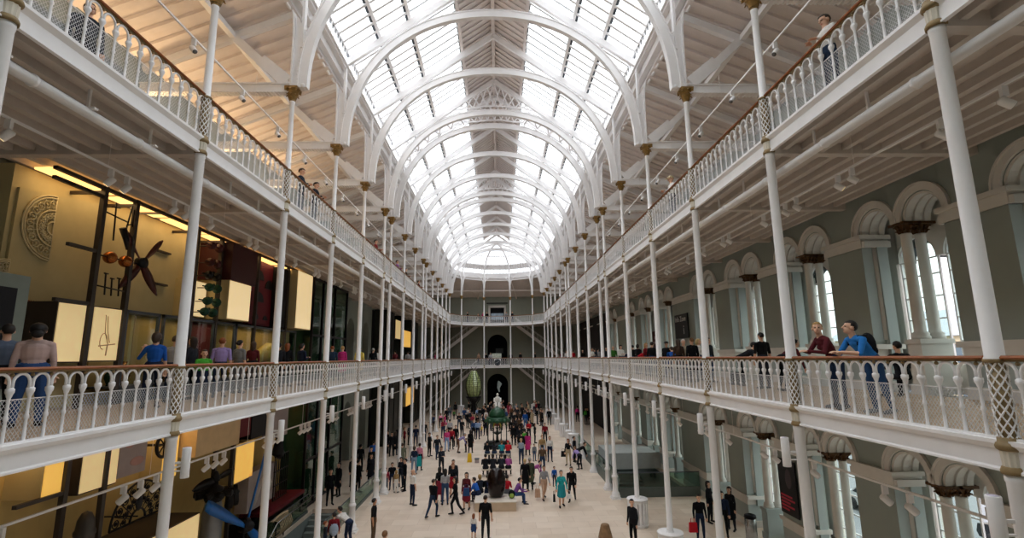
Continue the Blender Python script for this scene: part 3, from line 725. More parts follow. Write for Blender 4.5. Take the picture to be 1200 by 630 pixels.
# ------------------------------------------------------------------ lamps on columns, pipes, lighting tracks
q = MB(); q.lathe([(.001,0),(.075,0),(.08,.01),(.08,.56),(.075,.57),(.001,.57)], 16); LB = q.mesh('lamp_body', WHITE)
q = MB(); q.box((0,-.02,.26), (.2,.02,.30)); q.box((0.0,-.02,.12), (.2,.02,.14)); LK = q.mesh('bracket', WHITE)
q = MB(); q.lathe([(.001,0),(.06,0),(.06,.005)], 12); LL = q.mesh('lens', mat('lamp_lens', 'cfc7d8', .3))
for s in (-1, 1):
    for i, y in enumerate(CY):
        t = thing('cylinder_lamp', (s*(HW-.32),y,5.2), 'white cylinder lamp bracketed to the %s column of the %s row' % (ORD[i], SIDE[s]), 'lamp', 'cylinder lamps on the %s columns' % SIDE[s], 0 if s < 0 else PI)
        t.rotation_euler.z = PI if s < 0 else 0
        put('body', LB, t); put('bracket', LK, t); put('lens', LL, t, (0,0,.571))
for s in (-1, 1):
    t = thing('pipe_run', (s*6.66,0,11.55), 'fat white pipe slung under the upper gallery along the %s side' % SIDE[s], 'pipe', 'pipes under the upper gallery')
    q = MB(); q.tube([(0,Y0,0),(0,60,0)], .085, 12)
    y = -8.0
    while y < 60: q.lathe([(.1,-.03),(.1,.03)], 12, (0,y,0), M=Matrix.Rotation(PI/2,4,'X')); y += 2.2
    q.build('pipe', WHITE, t)
    y = -7.2; h = MB(); h.box((-.02,-.02,.06), (.02,.02,.42)); h.box((-.02,-.04,.06), (.14,.04,.09)); hm = h.mesh('hanger', WHITE2)
    while y < 60: put('hanger', hm, t, (0,y,0)); y += 1.5
q = MB(); q.lathe([(.001,-.11),(.06,-.11),(.068,-.09),(.068,.07),(.05,.1),(.001,.1)], 14); SPB = q.mesh('spot_head', WHITE)
q = MB(); q.lathe([(.001,0),(.055,0),(.055,.004)], 12); SPL = q.mesh('spot_glass', mat('lit_spot', 'ffd9a0', .3, emit=1.6)); SPD = q.mesh('spot_glass', mat('unlit_spot', '6a6a6c', .2))
q = MB(); q.box((-.05,-.03,0), (.05,.03,.16)); q.box((-.015,-.012,-.02), (.015,.012,.02)); SPG = q.mesh('spot_gear', WHITE)
def track(x, z, ya, yb, label, group, hang, zt):
    t = thing('light_track', (x,0,z), label, 'lighting track', group)
    q = MB(); q.box((-.02,ya,-.02), (.02,yb,.02)); q.build('rail', WHITE, t)
    h = MB(); h.tube([(0,0,0),(0,0,zt-z)], .006, 4); hm = h.mesh('hanger', WHITE2); y = ya+1
    while y < yb: put('hanger', hm, t, (0,y,0)); y += 4.4
SPN = {}
def spot(x, y, z, az, tilt, lit, nm, row):
    SPN[row] = SPN.get(row, 0)+1
    t = thing('spotlight', (x,y,z-.18), 'small white track spotlight on the %s' % row, 'spotlight', 'spotlights on the %s' % row)
    t['_n'] = SPN[row]
    put('gear', SPG, t)
    hd = put('head', SPB, t, (0,0,-.1)); hd.rotation_euler = (tilt, 0, az)
    put('lens', SPL if lit else SPD, hd, (0,0,-.115))
for s in (-1, 1):
    row = '%s track under the top gallery' % SIDE[s]; track(s*7.8, 11.4, -6, 58, 'white lighting track hung under the top gallery on the %s' % SIDE[s], 'lighting tracks', 0, 12.1)
    y = .6
    for k in range(26):
        spot(s*7.8, y, 11.4, s*1.2, -.7 if s < 0 else -.9, (k in (0,1,2,3) if s < 0 else k in (1,3)), '', row); y += (1.1, 2.2, .45, 1.6, .5)[k % 5]
    row = '%s track under the first gallery' % SIDE[s]; track(s*7.6, 4.95, -4, 58, 'white lighting track hung under the first gallery on the %s' % SIDE[s], 'lighting tracks', 0, 6.1)
    y = 1.6
    for k in range(26):
        spot(s*7.6, y, 4.95, s*1.2, -.8, False, '', row); y += (.42, .42, 2.6, .5, .5, 2.0)[k % 6] if s < 0 else (1.7, .6, 2.2)[k % 3]
    row = '%s track under the aisle roof' % SIDE[s]; track(s*7.0, 15.0, -2, 58, 'thin lighting track under the aisle roof on the %s' % SIDE[s], 'lighting tracks', 0, 15.9)
    for k in range(9): spot(s*7.0, 4.8+k*2.3, 15.0, -s*1.2, -.7, False, '', row)
ORDX = ORD[:15]+'sixteenth seventeenth eighteenth nineteenth twentieth twenty-first twenty-second twenty-third twenty-fourth twenty-fifth twenty-sixth'.split()
for o in list(SC.objects):
    if o.name.startswith('spotlight') and '_n' in o:
        n = o['_n']; del o['_n']; o['label'] = o['label'].replace('small white track spotlight', 'white spotlight, %s from the camera' % ORDX[n-1])
# ------------------------------------------------------------------ left-hand display wall (open object display)
FX, BX = -9.9, -10.75
CREAMP = mat('cream_display_panel', 'bfb084', .7, var=.05)
LITP = mat('lit_cream_panel', 'f1dcae', .6, emit=.33, emit_hex='ffdc98')
LITW = mat('glowing_light_box', 'f6e4c0', .5, emit=.5, emit_hex='ffe0a6')
LITA = mat('amber_light_box', 'e8bb62', .5, emit=.5, emit_hex='ffc45c')
GREYP = mat('mauve_grey_graphic_panel', 'a79a99', .7)
PINKG = mat('pink_graphic', 'b78d85', .7); PALEG = mat('pale_graphic', 'cfc6c2', .7); TANG = mat('faint_tan_graphic', 'c9ae83', .7)
REDP = mat('dark_red_panel', '6a1420', .6); DKRED = mat('maroon_cabinet', '3f1216', .5)
BRONZE = mat('polished_brass', 'a5622e', .25, .85); PROPW = mat('dark_propeller_wood', '4a1a14', .35, var=.25)
GREENB = mat('verdigris_bronze', '1f4a3c', .5, .3, var=.3); BONE = mat('old_bone', 'cdb995', .7, var=.12)
LACE = mat('pale_carved_lace', 'c9bd9a', .7)
INKR = mat('maroon_ink', '7a2630', .7)
struct(MB().box((-WX-.02,4.9,Z1),(BX,20.5,Z2-.35)).build('wall_display_upper', CREAMP), 'cream back wall of the upper display')
struct(MB().box((-WX-.02,4.9,0),(BX,20.5,Z1-.4)).build('wall_display_lower', mat('ochre_display_panel', 'bfa468', .7)), 'ochre back wall of the lower display')
def panel(name, y0, y1, z0, z1, x0, x1, m, label, cat, grp=None):
    return tag(MB().box((x0,y0,z0),(x1,y1,z1)).build(name, m), label, cat, grp)
def lamp(name, loc, size, rot, e, col):
    l = bpy.data.lights.new(name, 'AREA'); l.shape = 'RECTANGLE'; l.size, l.size_y = size; l.energy = e; l.color = col
    o = bpy.data.objects.new(name, l); COL.objects.link(o); o.location = loc; o.rotation_euler = rot; return o
WARM = (1.0, .70, .36)
# concealed warm strips that wash the display from above (the glowing slots along the ceiling)
for (z, ya, yb, nm) in ((11.9, 5.2, 20.2, 'upper'), (5.72, 5.2, 20.2, 'lower')):
    t = thing('display_strip_light', (0,0,0), 'warm glowing strip light along the top of the %s display' % nm, 'strip light', 'display strip lights')
    y = ya
    while y < yb-.5:
        MB().box((-10.6,y,z),(-10.1,min(y+1.9,yb),z+.05)).build('diffuser', mat('warm_strip', 'ffd48a', .5, emit=1.5, emit_hex='ffc878'), t); y += 2.2
    lamp('display_wash', (-10.2,(ya+yb)/2,z-.08), (.6, yb-ya), (0,math.radians(12),0), 55 if nm == 'upper' else 60, WARM)
def frame(z0, z1, nm, posts, hz):
    for i, y in enumerate(posts):
        t = thing('display_post', (0,y,z0), 'dark brown steel post of the %s display, %s from the camera' % (nm, ORD[i]), 'post', 'posts of the %s display' % nm)
        MB().box((FX-.06,-.06,0),(FX+.06,.06,z1-z0)).build('upright', DKFR, t); MB().box((BX,-.04,z1-z0-.2),(FX-.06,.04,z1-z0-.12)).build('outrigger', DKFR, t)
    for i, (ya, yb, z) in enumerate(hz): tag(MB().box((FX-.05,ya,z-.04),(FX+.05,yb,z+.04)).build('display_crossbar', DKFR), '%s dark crossbar of the %s display' % ('long top' if i == 0 else 'short lower', nm), 'crossbar', 'crossbars of the display')
frame(Z1, 11.9, 'first-floor', (6.43,7.57,10.5,11.98,14.85,17.85), ((4.95,20.3,11.85),))
q = thing('display_shelf_bars', (0,0,0), 'three dark horizontal bars beside the tall panel of the display', 'bars')
for z, ya in ((11.62,4.95),(10.2,5.55),(8.88,5.4)): MB().box((FX-.04,ya,z-.04),(FX+.04,6.4,z+.04)).build('bar', DKFR, q)
q = thing('wall_bracket', (0,0,0), 'dark short bars on the cream panel right of the propeller', 'bars')
for z in (10.95, 9.9): MB().box((BX,9.6,z-.03),(BX+.1,10.4,z+.03)).build('bar', DKFR, q)
frame(.0, 5.7, 'ground-floor', (6.4,7.6,12.75,13.95), ((4.95,20.3,5.65),(5.2,6.4,4.5)))
# tall text panel
t = thing('information_board', (0,0,0), 'tall cream panel with maroon heading and small print', 'information panel')
MB().prism([(5.0,Z1+.02),(7.25,Z1+.02),(7.25,11.7),(5.03,11.4)], YZ, BX, BX+.06).build('board', CREAMP, t)
TM = lambda y, z: Matrix(((0,0,1,BX+.07),(1,0,0,y),(0,1,0,z),(0,0,0,1)))
for s_, z in (('Window', 8.79), ('on the world', 8.53)):
    # both lines are set flush left behind the kiosk
    text('heading', s_, .22, INKR, t, TM(5.86 if z > 8.6 else 6.08, z), 'RIGHT')
q = MB()
for k in range(9):
    if k in (3, 7): continue
    q.box((BX+.061,5.42,8.36-k*.05),(BX+.065,5.42+.5*(.8+.2*((k*7)%3)/2),8.375-k*.05))
q.build('small_print', INKR, t)
t = thing('information_kiosk', (-9.5,3.6,Z1), 'grey-green kiosk with a dark screen at the near end of the display', 'kiosk')
MB().box((-.12,-.9,0),(.12,.62,2.82)).build('cabinet', mat('kiosk_grey_green', '7d857c', .6), t); MB().box((.12,-.8,.6),(.135,.36,2.55)).build('screen', BLACK, t)
def lace_fan(name, c, r, sgn, label, quarter=False):
    t = thing(name, (BX+.085,c[0],c[1]), label, 'carved fan'); q = MB(); a0, a1 = (PI/2, 3*PI/2) if not quarter else (PI/2, PI)
    for rr in (r, r*.93, r*.55, r*.2): q.tube([(0,rr*math.cos(a0+(a1-a0)*i/24),rr*math.sin(a0+(a1-a0)*i/24)) for i in range(25)], .022, 5)
    q.tube([(0,0,-r),(0,0,r)] if not quarter else [(0,0,0),(0,0,r)], .02, 5); q.build('rim', LACE, t)
    q = MB(); n = 11 if not quarter else 5
    for i in range(n):
        a = a0+(a1-a0)*(i+.5)/n
        for rr, w in ((r*.74,.085),(r*.38,.06)):
            cc = Vector((0,rr*math.cos(a),rr*math.sin(a))); q.tube([cc+Vector((0,w*math.cos(2*PI*j/10),w*math.sin(2*PI*j/10))) for j in range(10)], .016, 4, closed=True)
            q.ball(cc, .03, 5)
        q.tube([(0,r*.2*math.cos(a),r*.2*math.sin(a)),(0,r*.93*math.cos(a),r*.93*math.sin(a))], .012, 4)
    q.build('tracery', LACE, t)
lace_fan('carved_fan', (5.98,10.67), .8, -1, 'large pale carved half-round fan on the tall panel')
lace_fan('carved_fan', (5.05,9.1), .62, -1, 'smaller pale fan at the lower left of the tall panel')
# light boxes
def lightbox(y0, y1, z0, z1, x0, x1, m, label, grp='glowing light boxes'):
    t = thing('light_box', (0,0,0), label, 'light box', grp)
    x0 = BX if y0 < 21 else -11.0
    MB().box((x0,y0,z0),(x1,y1,z1)).build('diffuser', m, t)
    e = MB(); w = .03
    for (a,b,c,d) in ((y0-w,y0,z0-w,z1+w),(y1,y1+w,z0-w,z1+w),(y0,y1,z0-w,z0),(y0,y1,z1,z1+w)): e.box((x0,a,c),(x1-.02,b,d))
    e.build('edge_frame', DKFR if m is LITP else CREAMP, t); return t
lightbox(5.58,6.34,7.48,8.82,-10.3,FX,LITP,'amber glowing light box left of the sword panel')
t = lightbox(6.6,7.54,7.5,8.82,-10.3,FX,LITP,'glowing cream light box printed with a faint sword')
q = MB(); X = FX+.006
q.tube([(X,6.98,8.65),(X,7.02,8.2),(X,7.16,7.9)], .012, 4); q.tube([(X,7.05,8.62),(X,7.1,8.25),(X,7.2,7.95)], .012, 4)
q.tube([(X,7.0+.2*math.cos(a*.4)*.6,7.98+.2*math.sin(a*.4)) for a in range(13)], .012, 4); q.tube([(X,6.85,7.86),(X,7.4,7.92)], .014, 4); q.tube([(X,7.14,7.9),(X,7.12,7.62)], .02, 4)
q.build('sword_print', TANG, t)
lightbox(12.2,13.75,8.97,10.34,-10.6,-9.6,LITW,'large glowing cream cube right of the green valves')
lightbox(10.95,12.05,9.0,10.2,-10.72,-10.35,LITW,'glowing cream backing behind the green valves')
lightbox(18.2,20.1,8.98,11.75,-10.6,-9.55,LITW,'tall glowing cream light box at the far end of the display')
lightbox(5.85,6.33,4.52,5.6,-10.4,FX-.02,LITA,'small amber light box high in the lower display')
lightbox(6.86,8.02,4.35,5.6,-10.3,FX,LITP,'cream lit panel with crossed lines in the lower display')
lightbox(14.25,15.65,2.85,4.25,-10.4,FX,LITA,'amber ribbed light box right of the aero engine')
lightbox(10.2,10.9,3.9,5.4,-10.5,-10.1,LITA,'narrow amber panel behind the spoked wheel')
lightbox(7.5,11.0,1.9,2.72,-10.4,-9.3,LITP,'long lit plinth under the iron fanlight')
for k,(y0,y1,z0,z1) in enumerate(((47.0,51.5,8.7,10.4),(49.5,54.5,2.4,4.3),(43.0,45.5,9.4,11.2))):
    lightbox(y0,y1,z0,z1,-10.4,-9.8,LITA if k < 2 else LITP,('distant amber light box on the first floor beyond the lift','distant amber light box on the ground floor beyond the lift','distant pale light box by the dark display cases')[k])
panel('beige_display_box',11.0,13.75,4.4,5.6,-10.6,-9.6,mat('beige_display_box', 'd9bd92', .7),'big beige display box under the lower gallery','display box')
panel('dark_cabinet',12.1,14.0,10.36,11.75,BX,-9.55,DKRED,'maroon wooden cabinet with a black opening, above the glowing cube','cabinet')
panel('graphic_board',14.02,14.83,10.3,11.75,-10.6,-10.1,GREYP,'grey mauve panel beside the maroon cabinet','panel')
t = thing('red_board',(0,0,0),'tall dark red panel with black silhouettes','panel')
MB().box((-10.6,14.95,8.95),(-10.2,17.8,11.7)).build('board', REDP, t)
for (y,z,r) in ((15.6,10.9,.42),(15.7,9.95,.42),(15.5,9.2,.25),(16.4,9.2,.2),(16.6,10.6,.4)): q = MB(); q.prism(arc(y,z,r,0,PI,14), YZ, -10.2,-10.17); q.build('silhouette', BLACK, t)
panel('black_board',16.9,18.1,8.95,11.7,-10.5,-9.9,BLACK,'narrow black panel left of the tall light box','panel')
t = thing('graphic_board',(0,0,0),'grey mauve panel with pink blotches in the lower display','panel')
MB().box((-10.3,8.06,4.42),(FX,9.1,5.6)).build('board', GREYP, t)
q = MB(); q.ball((FX,8.4,5.3), .22, 8, 0, (.05,1,.7)); q.ball((FX,8.75,4.75), .2, 8, 0, (.05,1.4,.6)); q.build('print', PINKG, t)
t = thing('graphic_board',(0,0,0),'grey mauve panel with a pale figure beside the blue propeller','panel')
MB().box((-10.4,15.4,1.45),(FX,17.95,2.95)).build('board', GREYP, t)
q = MB(); q.tube([(FX,16.0,1.6),(FX,16.3,2.3),(FX,16.9,2.6),(FX,17.3,2.2),(FX,17.1,1.7)], [.05,.12,.16,.12,.06], 6); q.build('print', PALEG, t)
panel('red_board',13.9,15.2,4.5,5.6,-10.5,FX,REDP,'dark red panel high in the lower display','panel')
panel('black_board',15.3,17.2,4.3,5.6,-10.5,FX,BLACK,'black panel high in the lower display','panel')
panel('graphic_board',17.4,18.9,4.0,5.5,-10.4,FX,GREYP,'grey mauve panel near the lift in the lower display','panel')
panel('red_ledge',16.3,20.2,1.05,1.2,-10.6,-9.4,REDP,'red ledge over the skeleton','ledge')
panel('dark_plinth',15.6,20.2,0,1.0,-10.7,-9.9,BLACK,'black wall behind the skeleton','plinth')
panel('display_plinth',5.2,9.6,0,.5,-10.7,-9.2,CREAMP,'low cream plinth at the near end of the lower display','plinth')
panel('display_plinth',10.9,15.4,0,.35,-10.7,-9.2,CREAMP,'low cream plinth under the aero engine','plinth')
# glass cases of the first floor
CASES = ((7.66,9.04,'first'),(9.2,10.46,'second'),(10.54,11.94,'third'),(12.02,13.38,'fourth'),(13.44,19.2,'long'))
CASEM = mat('case_lining', 'b0935c', .7)
for (y0,y1,nm) in CASES:
    t = thing('glass_case', (0,0,Z1), 'dark framed glass case, the %s one at gallery level' % nm, 'glass case', 'gallery glass cases'); h = 2.48
    MB().box((BX,y0,.02),(BX+.03,y1,h)).build('back', REDP if nm == 'fourth' else CASEM, t)
    q = MB()
    for (a,b,c,d) in ((y0,y0+.07,0,h),(y1-.07,y1,0,h),(y0,y1,h-.08,h),(y0,y1,0,.45)): q.box((FX-.05,a,c),(FX+.03,b,d))
    q.box((BX,y0,h-.03),(FX,y1,h)); q.box((BX,y0,.4),(FX,y1,.45)); q.build('frame', STEEL, t)
    lamp('case_lamp', (-10.3,(y0+y1)/2,Z1+2.4), (.3,(y1-y0)*.7), (0,0,0), 2.2*(y1-y0), WARM)
    MB().box((FX-.02,y0+.07,.45),(FX-.012,y1-.07,h-.08)).build('glass', CLEAR, t)
def vase(x, y, z, h, m, label, grp='objects in the glass cases', cat='vessel'):
    q = MB(); q.lathe([(.001,0),(h*.2,0),(h*.16,h*.08),(h*.3,h*.4),(h*.28,h*.6),(h*.12,h*.8),(h*.17,h)], 14, (x,y,z)); return tag(q.build('vase', m), label, cat, grp)
k = 0
for y, lab in ((8.0,'nearest'),(8.4,'second'),(9.5,'third'),(9.9,'fourth'),(10.2,'fifth'),(10.9,'sixth'),(11.4,'seventh'),(12.5,'eighth')):
    vase(-10.35, y, Z1+.45, .5+.15*(k % 3), (GREENB, BRONZE, BONE)[k % 3], 'small vessel inside the gallery glass cases, %s from the camera' % lab); k += 1
q = MB(); q.tube([(-10.3,14.0,7.0),(-10.3,15.0,7.25),(-10.3,16.2,7.6),(-10.3,17.2,7.85),(-10.3,17.9,7.7)], [.12,.22,.28,.4,.2], 10)
tag(q.build('carved_figure', mat('yellow_ochre_carving', 'c3a24a', .5)), 'long yellow carved figure lying in the long glass case', 'carving')
# objects mounted on the upper display
t = thing('wooden_propeller', (FX+.02,7.99,10.2), 'dark wooden four-bladed propeller on the cream display wall', 'propeller')
q = MB(); q.lathe([(.001,-.1),(.15,-.1),(.15,.1),(.001,.1)], 16, M=Matrix.Rotation(PI/2,4,'Y')); q.build('hub', BLACK, t)
def blade(yz, n=8, w=.13, m=PROPW, parent=None, root=.1):
    v = Vector((0,yz[0],yz[1])); d = v.normalized(); p = Vector((0,-d.z,d.y)); L = v.length; vs, fs = [], []
    for i in range(n+1):
        u = i/n; ww = w*(.35+.65*math.sin(PI*min(1,u*.85+.12)))*(1 if u < .95 else .5); c = d*(root+(L-root)*u); tw = .55*(1-u)
        a = p*math.cos(tw)+Vector((math.sin(tw),0,0)); nn = Vector((math.cos(tw),0,0))-p*math.sin(tw)
        vs += [c-a*ww, c+nn*.022, c+a*ww, c-nn*.022]
    for i in range(n):
        for j in range(4): fs.append((i*4+j,i*4+(j+1)%4,i*4+4+(j+1)%4,i*4+4+j))
    fs += [(3,2,1,0),(n*4,n*4+1,n*4+2,n*4+3)]
    q = MB(); q.add(vs, fs, 0, True); return q.build('blade', m, parent)
for yz in ((.78,.82),(.78,-.83),(-.7,-.8),(-.68,.74)): blade(yz, w=.13, parent=t)
t = thing('brass_dumb_bell', (FX,7.14,10.13), 'two polished brass spheres on an iron rod', 'brass spheres')
q = MB(); q.tube([(0,-.6,0),(0,.75,.02)], .02, 6); q.build('rod', BLACK, t)
for y in (-.27,.27): q = MB(); q.ball((0,y,0), .16, 14); q.build('sphere', BRONZE, t)
def rods(name, segs, label, m=BLACK, r=.02):
    t = thing(name, (FX,0,0), label, 'iron tool', 'iron tools on the display')
    for a, b in segs: q = MB(); q.tube([(0,)+a,(0,)+b], r, 6); q.build('rod', m, t)
rods('iron_anchor', (((6.85,11.6),(6.9,10.59)),((6.72,11.45),(7.0,11.5)),((6.5,11.27),(7.3,11.2))), 'thin iron anchor-shaped tool hung above the brass spheres')
rods('iron_harpoon', (((7.43,11.69),(7.28,10.89)),((7.52,11.12),(7.5,11.6)),((7.3,11.1),(7.5,11.2))), 'dark iron harpoon beside the second post of the display')
rods('iron_pins', (((6.8,9.7),(6.84,9.15)),((7.02,9.6),(7.06,9.15)),((7.27,9.64),(7.31,9.17)),((6.5,9.36),(7.5,9.32)),((6.75,9.7),(6.88,9.7)),((6.97,9.6),(7.1,9.6)),((7.2,9.64),(7.33,9.64))), 'row of three iron T-shaped pins below the brass spheres')
q = thing('iron_club', (FX,7.3,10.75), 'dark knobbed iron club at the propeller blade tip', 'iron tool'); b = MB(); b.tube([(0,-.12,.25),(0,.05,-.05),(0,.12,-.3)], [.09,.07,.03], 8); b.build('head', BLACK, q)
for (y,z,m,lab,w) in ((11.5,9.98,GREENB,'topmost green bronze valve in front of the glowing backing',.5),(11.45,9.5,GREENB,'middle green bronze valve, the largest of the three',.6),(11.35,9.12,GREENB,'lowest green bronze valve in front of the glowing backing',.5),(11.4,10.4,BLACK,'dark bronze fitting above the green valves',.5),(11.4,10.85,DKRED,'dark red fitting high on the display',.4),(11.4,11.45,DKRED,'topmost dark red fitting under the ceiling',.5)):
    t = thing('valve', (FX+.02,y,z), lab, 'valve', 'bronze valves on the display'); q = MB()
    q.tube([(0,-w,0),(0,w,0)], .025, 6); q.lathe([(.001,-.1),(.12,-.1),(.15,0),(.12,.1),(.001,.1)], 14, (0,-.1,0), M=Matrix.Rotation(PI/2,4,'X')); q.build('body', m, t)
    q = MB(); q.lathe([(.001,-.05),(.16,-.05),(.16,.02),(.06,.06),(.001,.06)], 14, (0,w*.75,0), M=Matrix.Rotation(PI/2,4,'X')); q.tube([(0,.15,0),(0,.15,.16)], .04, 6); q.build('flange', m, t)
    q = MB(); q.tube([(-.87,0,0),(0,0,0)], .018, 6); q.build('wall_rod', BLACK, t)
t = thing('animal_skull', (-10.2,14.38,9.55), 'pale animal skull on a stand in the red niche', 'skull')
q = MB(); q.ball((0,-.05,.12), .26, 12, 0, (.7,.8,1)); q.tube([(0,.05,.1),(0,.22,-.1),(0,.25,-.28)], [.2,.14,.07], 10); q.build('cranium', BONE, t)
q = MB(); q.tube([(.02,-.1,-.1),(.02,.06,-.3),(.02,.22,-.36)], [.06,.06,.04], 8); q.build('jaw', BONE, t)
q = MB(); q.tube([(0,0,-.6),(0,0,0)], .02, 6); q.box((-.45,-.1,-.62),(.05,.1,-.58)); q.build('stand', BLACK, t)
panel('red_niche',13.82,14.9,8.95,10.28,-10.72,-10.5,REDP,'dark red niche behind the animal skull','niche')
# objects of the ground-floor display
t = thing('iron_fanlight', (FX+.05,8.95,3.15), 'black wrought-iron half-round fanlight full of scrolls', 'fanlight')
q = MB(); r = 1.02
for rr in (r,.3): q.tube([(0,rr*math.cos(PI*i/24),rr*math.sin(PI*i/24)) for i in range(25)], .03, 6)
q.tube([(0,-r,0),(0,r,0)], .03, 6); q.build('rim', BLACK, t)
q = MB()
for i in range(9):
    a = PI*(i+.5)/9
    for rr, w in ((.83,.13),(.55,.11)):
        c = Vector((0,rr*math.cos(a),rr*math.sin(a))); q.tube([c+Vector((0,w*(1-j/20)*math.cos(a+j*.65),w*(1-j/20)*math.sin(a+j*.65))) for j in range(16)], .016, 5); q.ball(c, .045, 6)
    q.tube([(0,.3*math.cos(a+.17),.3*math.sin(a+.17)),(0,r*math.cos(a+.17),r*math.sin(a+.17))], .014, 4)
q.ball((0,0,.45), .16, 8, 0, (.3,.8,1.3)); q.build('scrollwork', BLACK, t); q = MB(); q.tube([(-.9,0,.1),(0,0,.1)], .02, 6); q.build('wall_bracket', BLACK, t)
t = thing('bomb_casing', (-9.6,6.78,.5), 'dark grey round-topped cylinder standing beside the first post', 'cylinder')
q = MB(); q.lathe([(.2,0),(.2,2.95),(.22,2.97),(.22,3.05),(.19,3.1),(.17,3.3),(.1,3.45),(.001,3.5)], 18); q.build('casing', mat('gunmetal', '4f4b48', .45, .5), t)
t = thing('aero_engine', (-9.75,12.6,.35), 'black radial aero engine with propeller on a grey nacelle', 'aero engine')
q = MB(); q.lathe([(.3,0),(.33,.3),(.33,1.9),(.25,2.35)], 20); q.build('nacelle', mat('grey_nacelle', '8f9296', .4, .4), t)
q = MB(); q.lathe([(.25,2.3),(.3,2.4),(.3,2.75),(.12,2.85),(.1,3.05)], 16); q.build('crankcase', BLACK, t)
for i in range(9):
    a = 2*PI*i/9; d = Vector((math.cos(a),math.sin(a),0)); q = MB()
    for j in range(6): q.lathe([(.11,-.02),(.11,.02)], 10, d*(.34+j*.05)+Vector((0,0,2.58)), M=Matrix.Rotation(a,4,'Z')@Matrix.Rotation(PI/2,4,'Y'))
    q.build('cylinder_fins', BLACK, t)
q = MB(); q.lathe([(.15,2.98),(.15,3.1),(.06,3.3),(.001,3.32)], 14); q.build('spinner', BLACK, t)
for sg in (-1,1):
    b = blade((sg*1.6,.0), w=.15, m=BLACK, parent=t); b.location = (0,0,3.05); b.rotation_euler = (0,PI/2,0); b.rotation_euler = (0, 0, .1)
t = thing('blue_propeller', (-9.1,13.74,1.5), 'large bright blue three-bladed propeller', 'propeller')
BLUE = mat('bright_blue_blade', '1466b8', .35, var=.1)
def bigblade(dy, dz, w):
    v = Vector((0,dy,dz)); d = v.normalized(); p = Vector((0,-d.z,d.y)); L = v.length; q = MB(); vs, fs = [], []
    for i in range(11):
        u = i/10; ww = w*(.55+.45*min(1,u*2)) if u < .93 else w*.8; c = d*(.16+(L-.16)*u); tw = .9*(1-u)*.5; a = p*math.cos(tw)+Vector((math.sin(tw),0,0)); nn = Vector((math.cos(tw),0,0))
        vs += [c-a*ww, c+nn*.05, c+a*ww, c-nn*.05]
    for i in range(10):
        for j in range(4): fs.append((i*4+j,i*4+(j+1)%4,i*4+4+(j+1)%4,i*4+4+j))
    fs += [(3,2,1,0),(40,41,42,43)]; q.add(vs, fs, 0, True); q.build('blade', BLUE, t)
bigblade(-2.75,1.45,.2); bigblade(1.35,2.75,.13); bigblade(1.4,-1.05,.17)
q = MB(); q.lathe([(.001,-.22),(.2,-.22),(.24,0),(.16,.2),(.08,.28),(.001,.3)], 16, M=Matrix.Rotation(PI/2,4,'Y'))
for i in range(3): a = PI/2+i*2*PI/3; q.ball((.05,.2*math.cos(a),.2*math.sin(a)), .1, 8)
q.build('hub', BLACK, t); q = MB(); q.tube([(-.1,0,0),(-.1,0,-1.5)], .06, 8); q.box((-.35,-.3,-1.5),(.2,.3,-1.42)); q.build('stand', BLACK, t)
t = thing('skeleton', (-9.2,17.0,0), 'pale rib cage of a skeleton beside the column', 'skeleton')
q = MB(); sp = [(0,-.75+i*.15,.95-.02*(i-5)**2*.12) for i in range(11)]; q.tube(sp, .045, 8); q.build('spine', BONE, t)
for i in range(9):
    y = -.6+i*.14; z = .9
    for sg in (-1,1): q = MB(); q.tube([(0,y,z),(sg*.22,y+.02,z-.08),(sg*.3,y+.05,z-.35),(sg*.2,y+.07,z-.6),(sg*.05,y+.08,z-.66)], .022, 6); q.build('rib', BONE, t)
q = MB(); q.box((-.02,-.4,0),(.02,-.36,.9)); q.box((-.02,.4,0),(.02,.44,.9)); q.build('stand', BLACK, t)
for y, lab in ((14.28,'right-hand'),(13.87,'left-hand')):
    t = thing('hanging_bottle', (FX+.05,y,2.1), 'dark hanging bottle on the ochre wall, %s of two' % lab, 'bottle', 'hanging bottles')
    q = MB(); q.lathe([(.001,0),(.13,0),(.15,.1),(.13,.4),(.16,.48),(.08,.55),(.08,.72),(.001,.74)], 14); q.build('body', BLACK, t)
t = thing('spoked_wheel', (FX+.05,9.78,5.0), 'dark spoked wheel hung under the lower gallery', 'wheel')
q = MB(); q.tube([(0,.34*math.cos(2*PI*i/20),.34*math.sin(2*PI*i/20)) for i in range(20)], .05, 6, closed=True); q.build('rim', BLACK, t)
q = MB(); q.tube([(-.9,0,0),(.05,0,0)], .04, 6); q.build('axle', BLACK, t)
for i in range(4): a = PI*i/4; q = MB(); q.tube([(0,.32*math.cos(a),.32*math.sin(a)),(0,-.32*math.cos(a),-.32*math.sin(a))], .02, 5); q.build('spoke', BLACK, t)
t = thing('dark_mask', (FX+.05,17.9,3.6), 'dark carved figure hung near the lift', 'carving'); q = MB(); q.tube([(0,0,.4),(0,.02,.15),(0,-.05,-.25),(.1,.1,-.4)], [.12,.2,.28,.2], 8); q.build('body', BLACK, t)
t = thing('iron_grille', (FX+.03,18.4,1.3), 'dark iron grille above the red ledge', 'grille'); q = MB()
for i in range(8): q.box((-.02,-.7+i*.2-.012,0),(.02,-.7+i*.2+.012,1.9))
for z in (0,.6,1.2,1.86): q.box((-.025,-.72,z),(.025,.74,z+.04))
q.build('bars', BLACK, t)
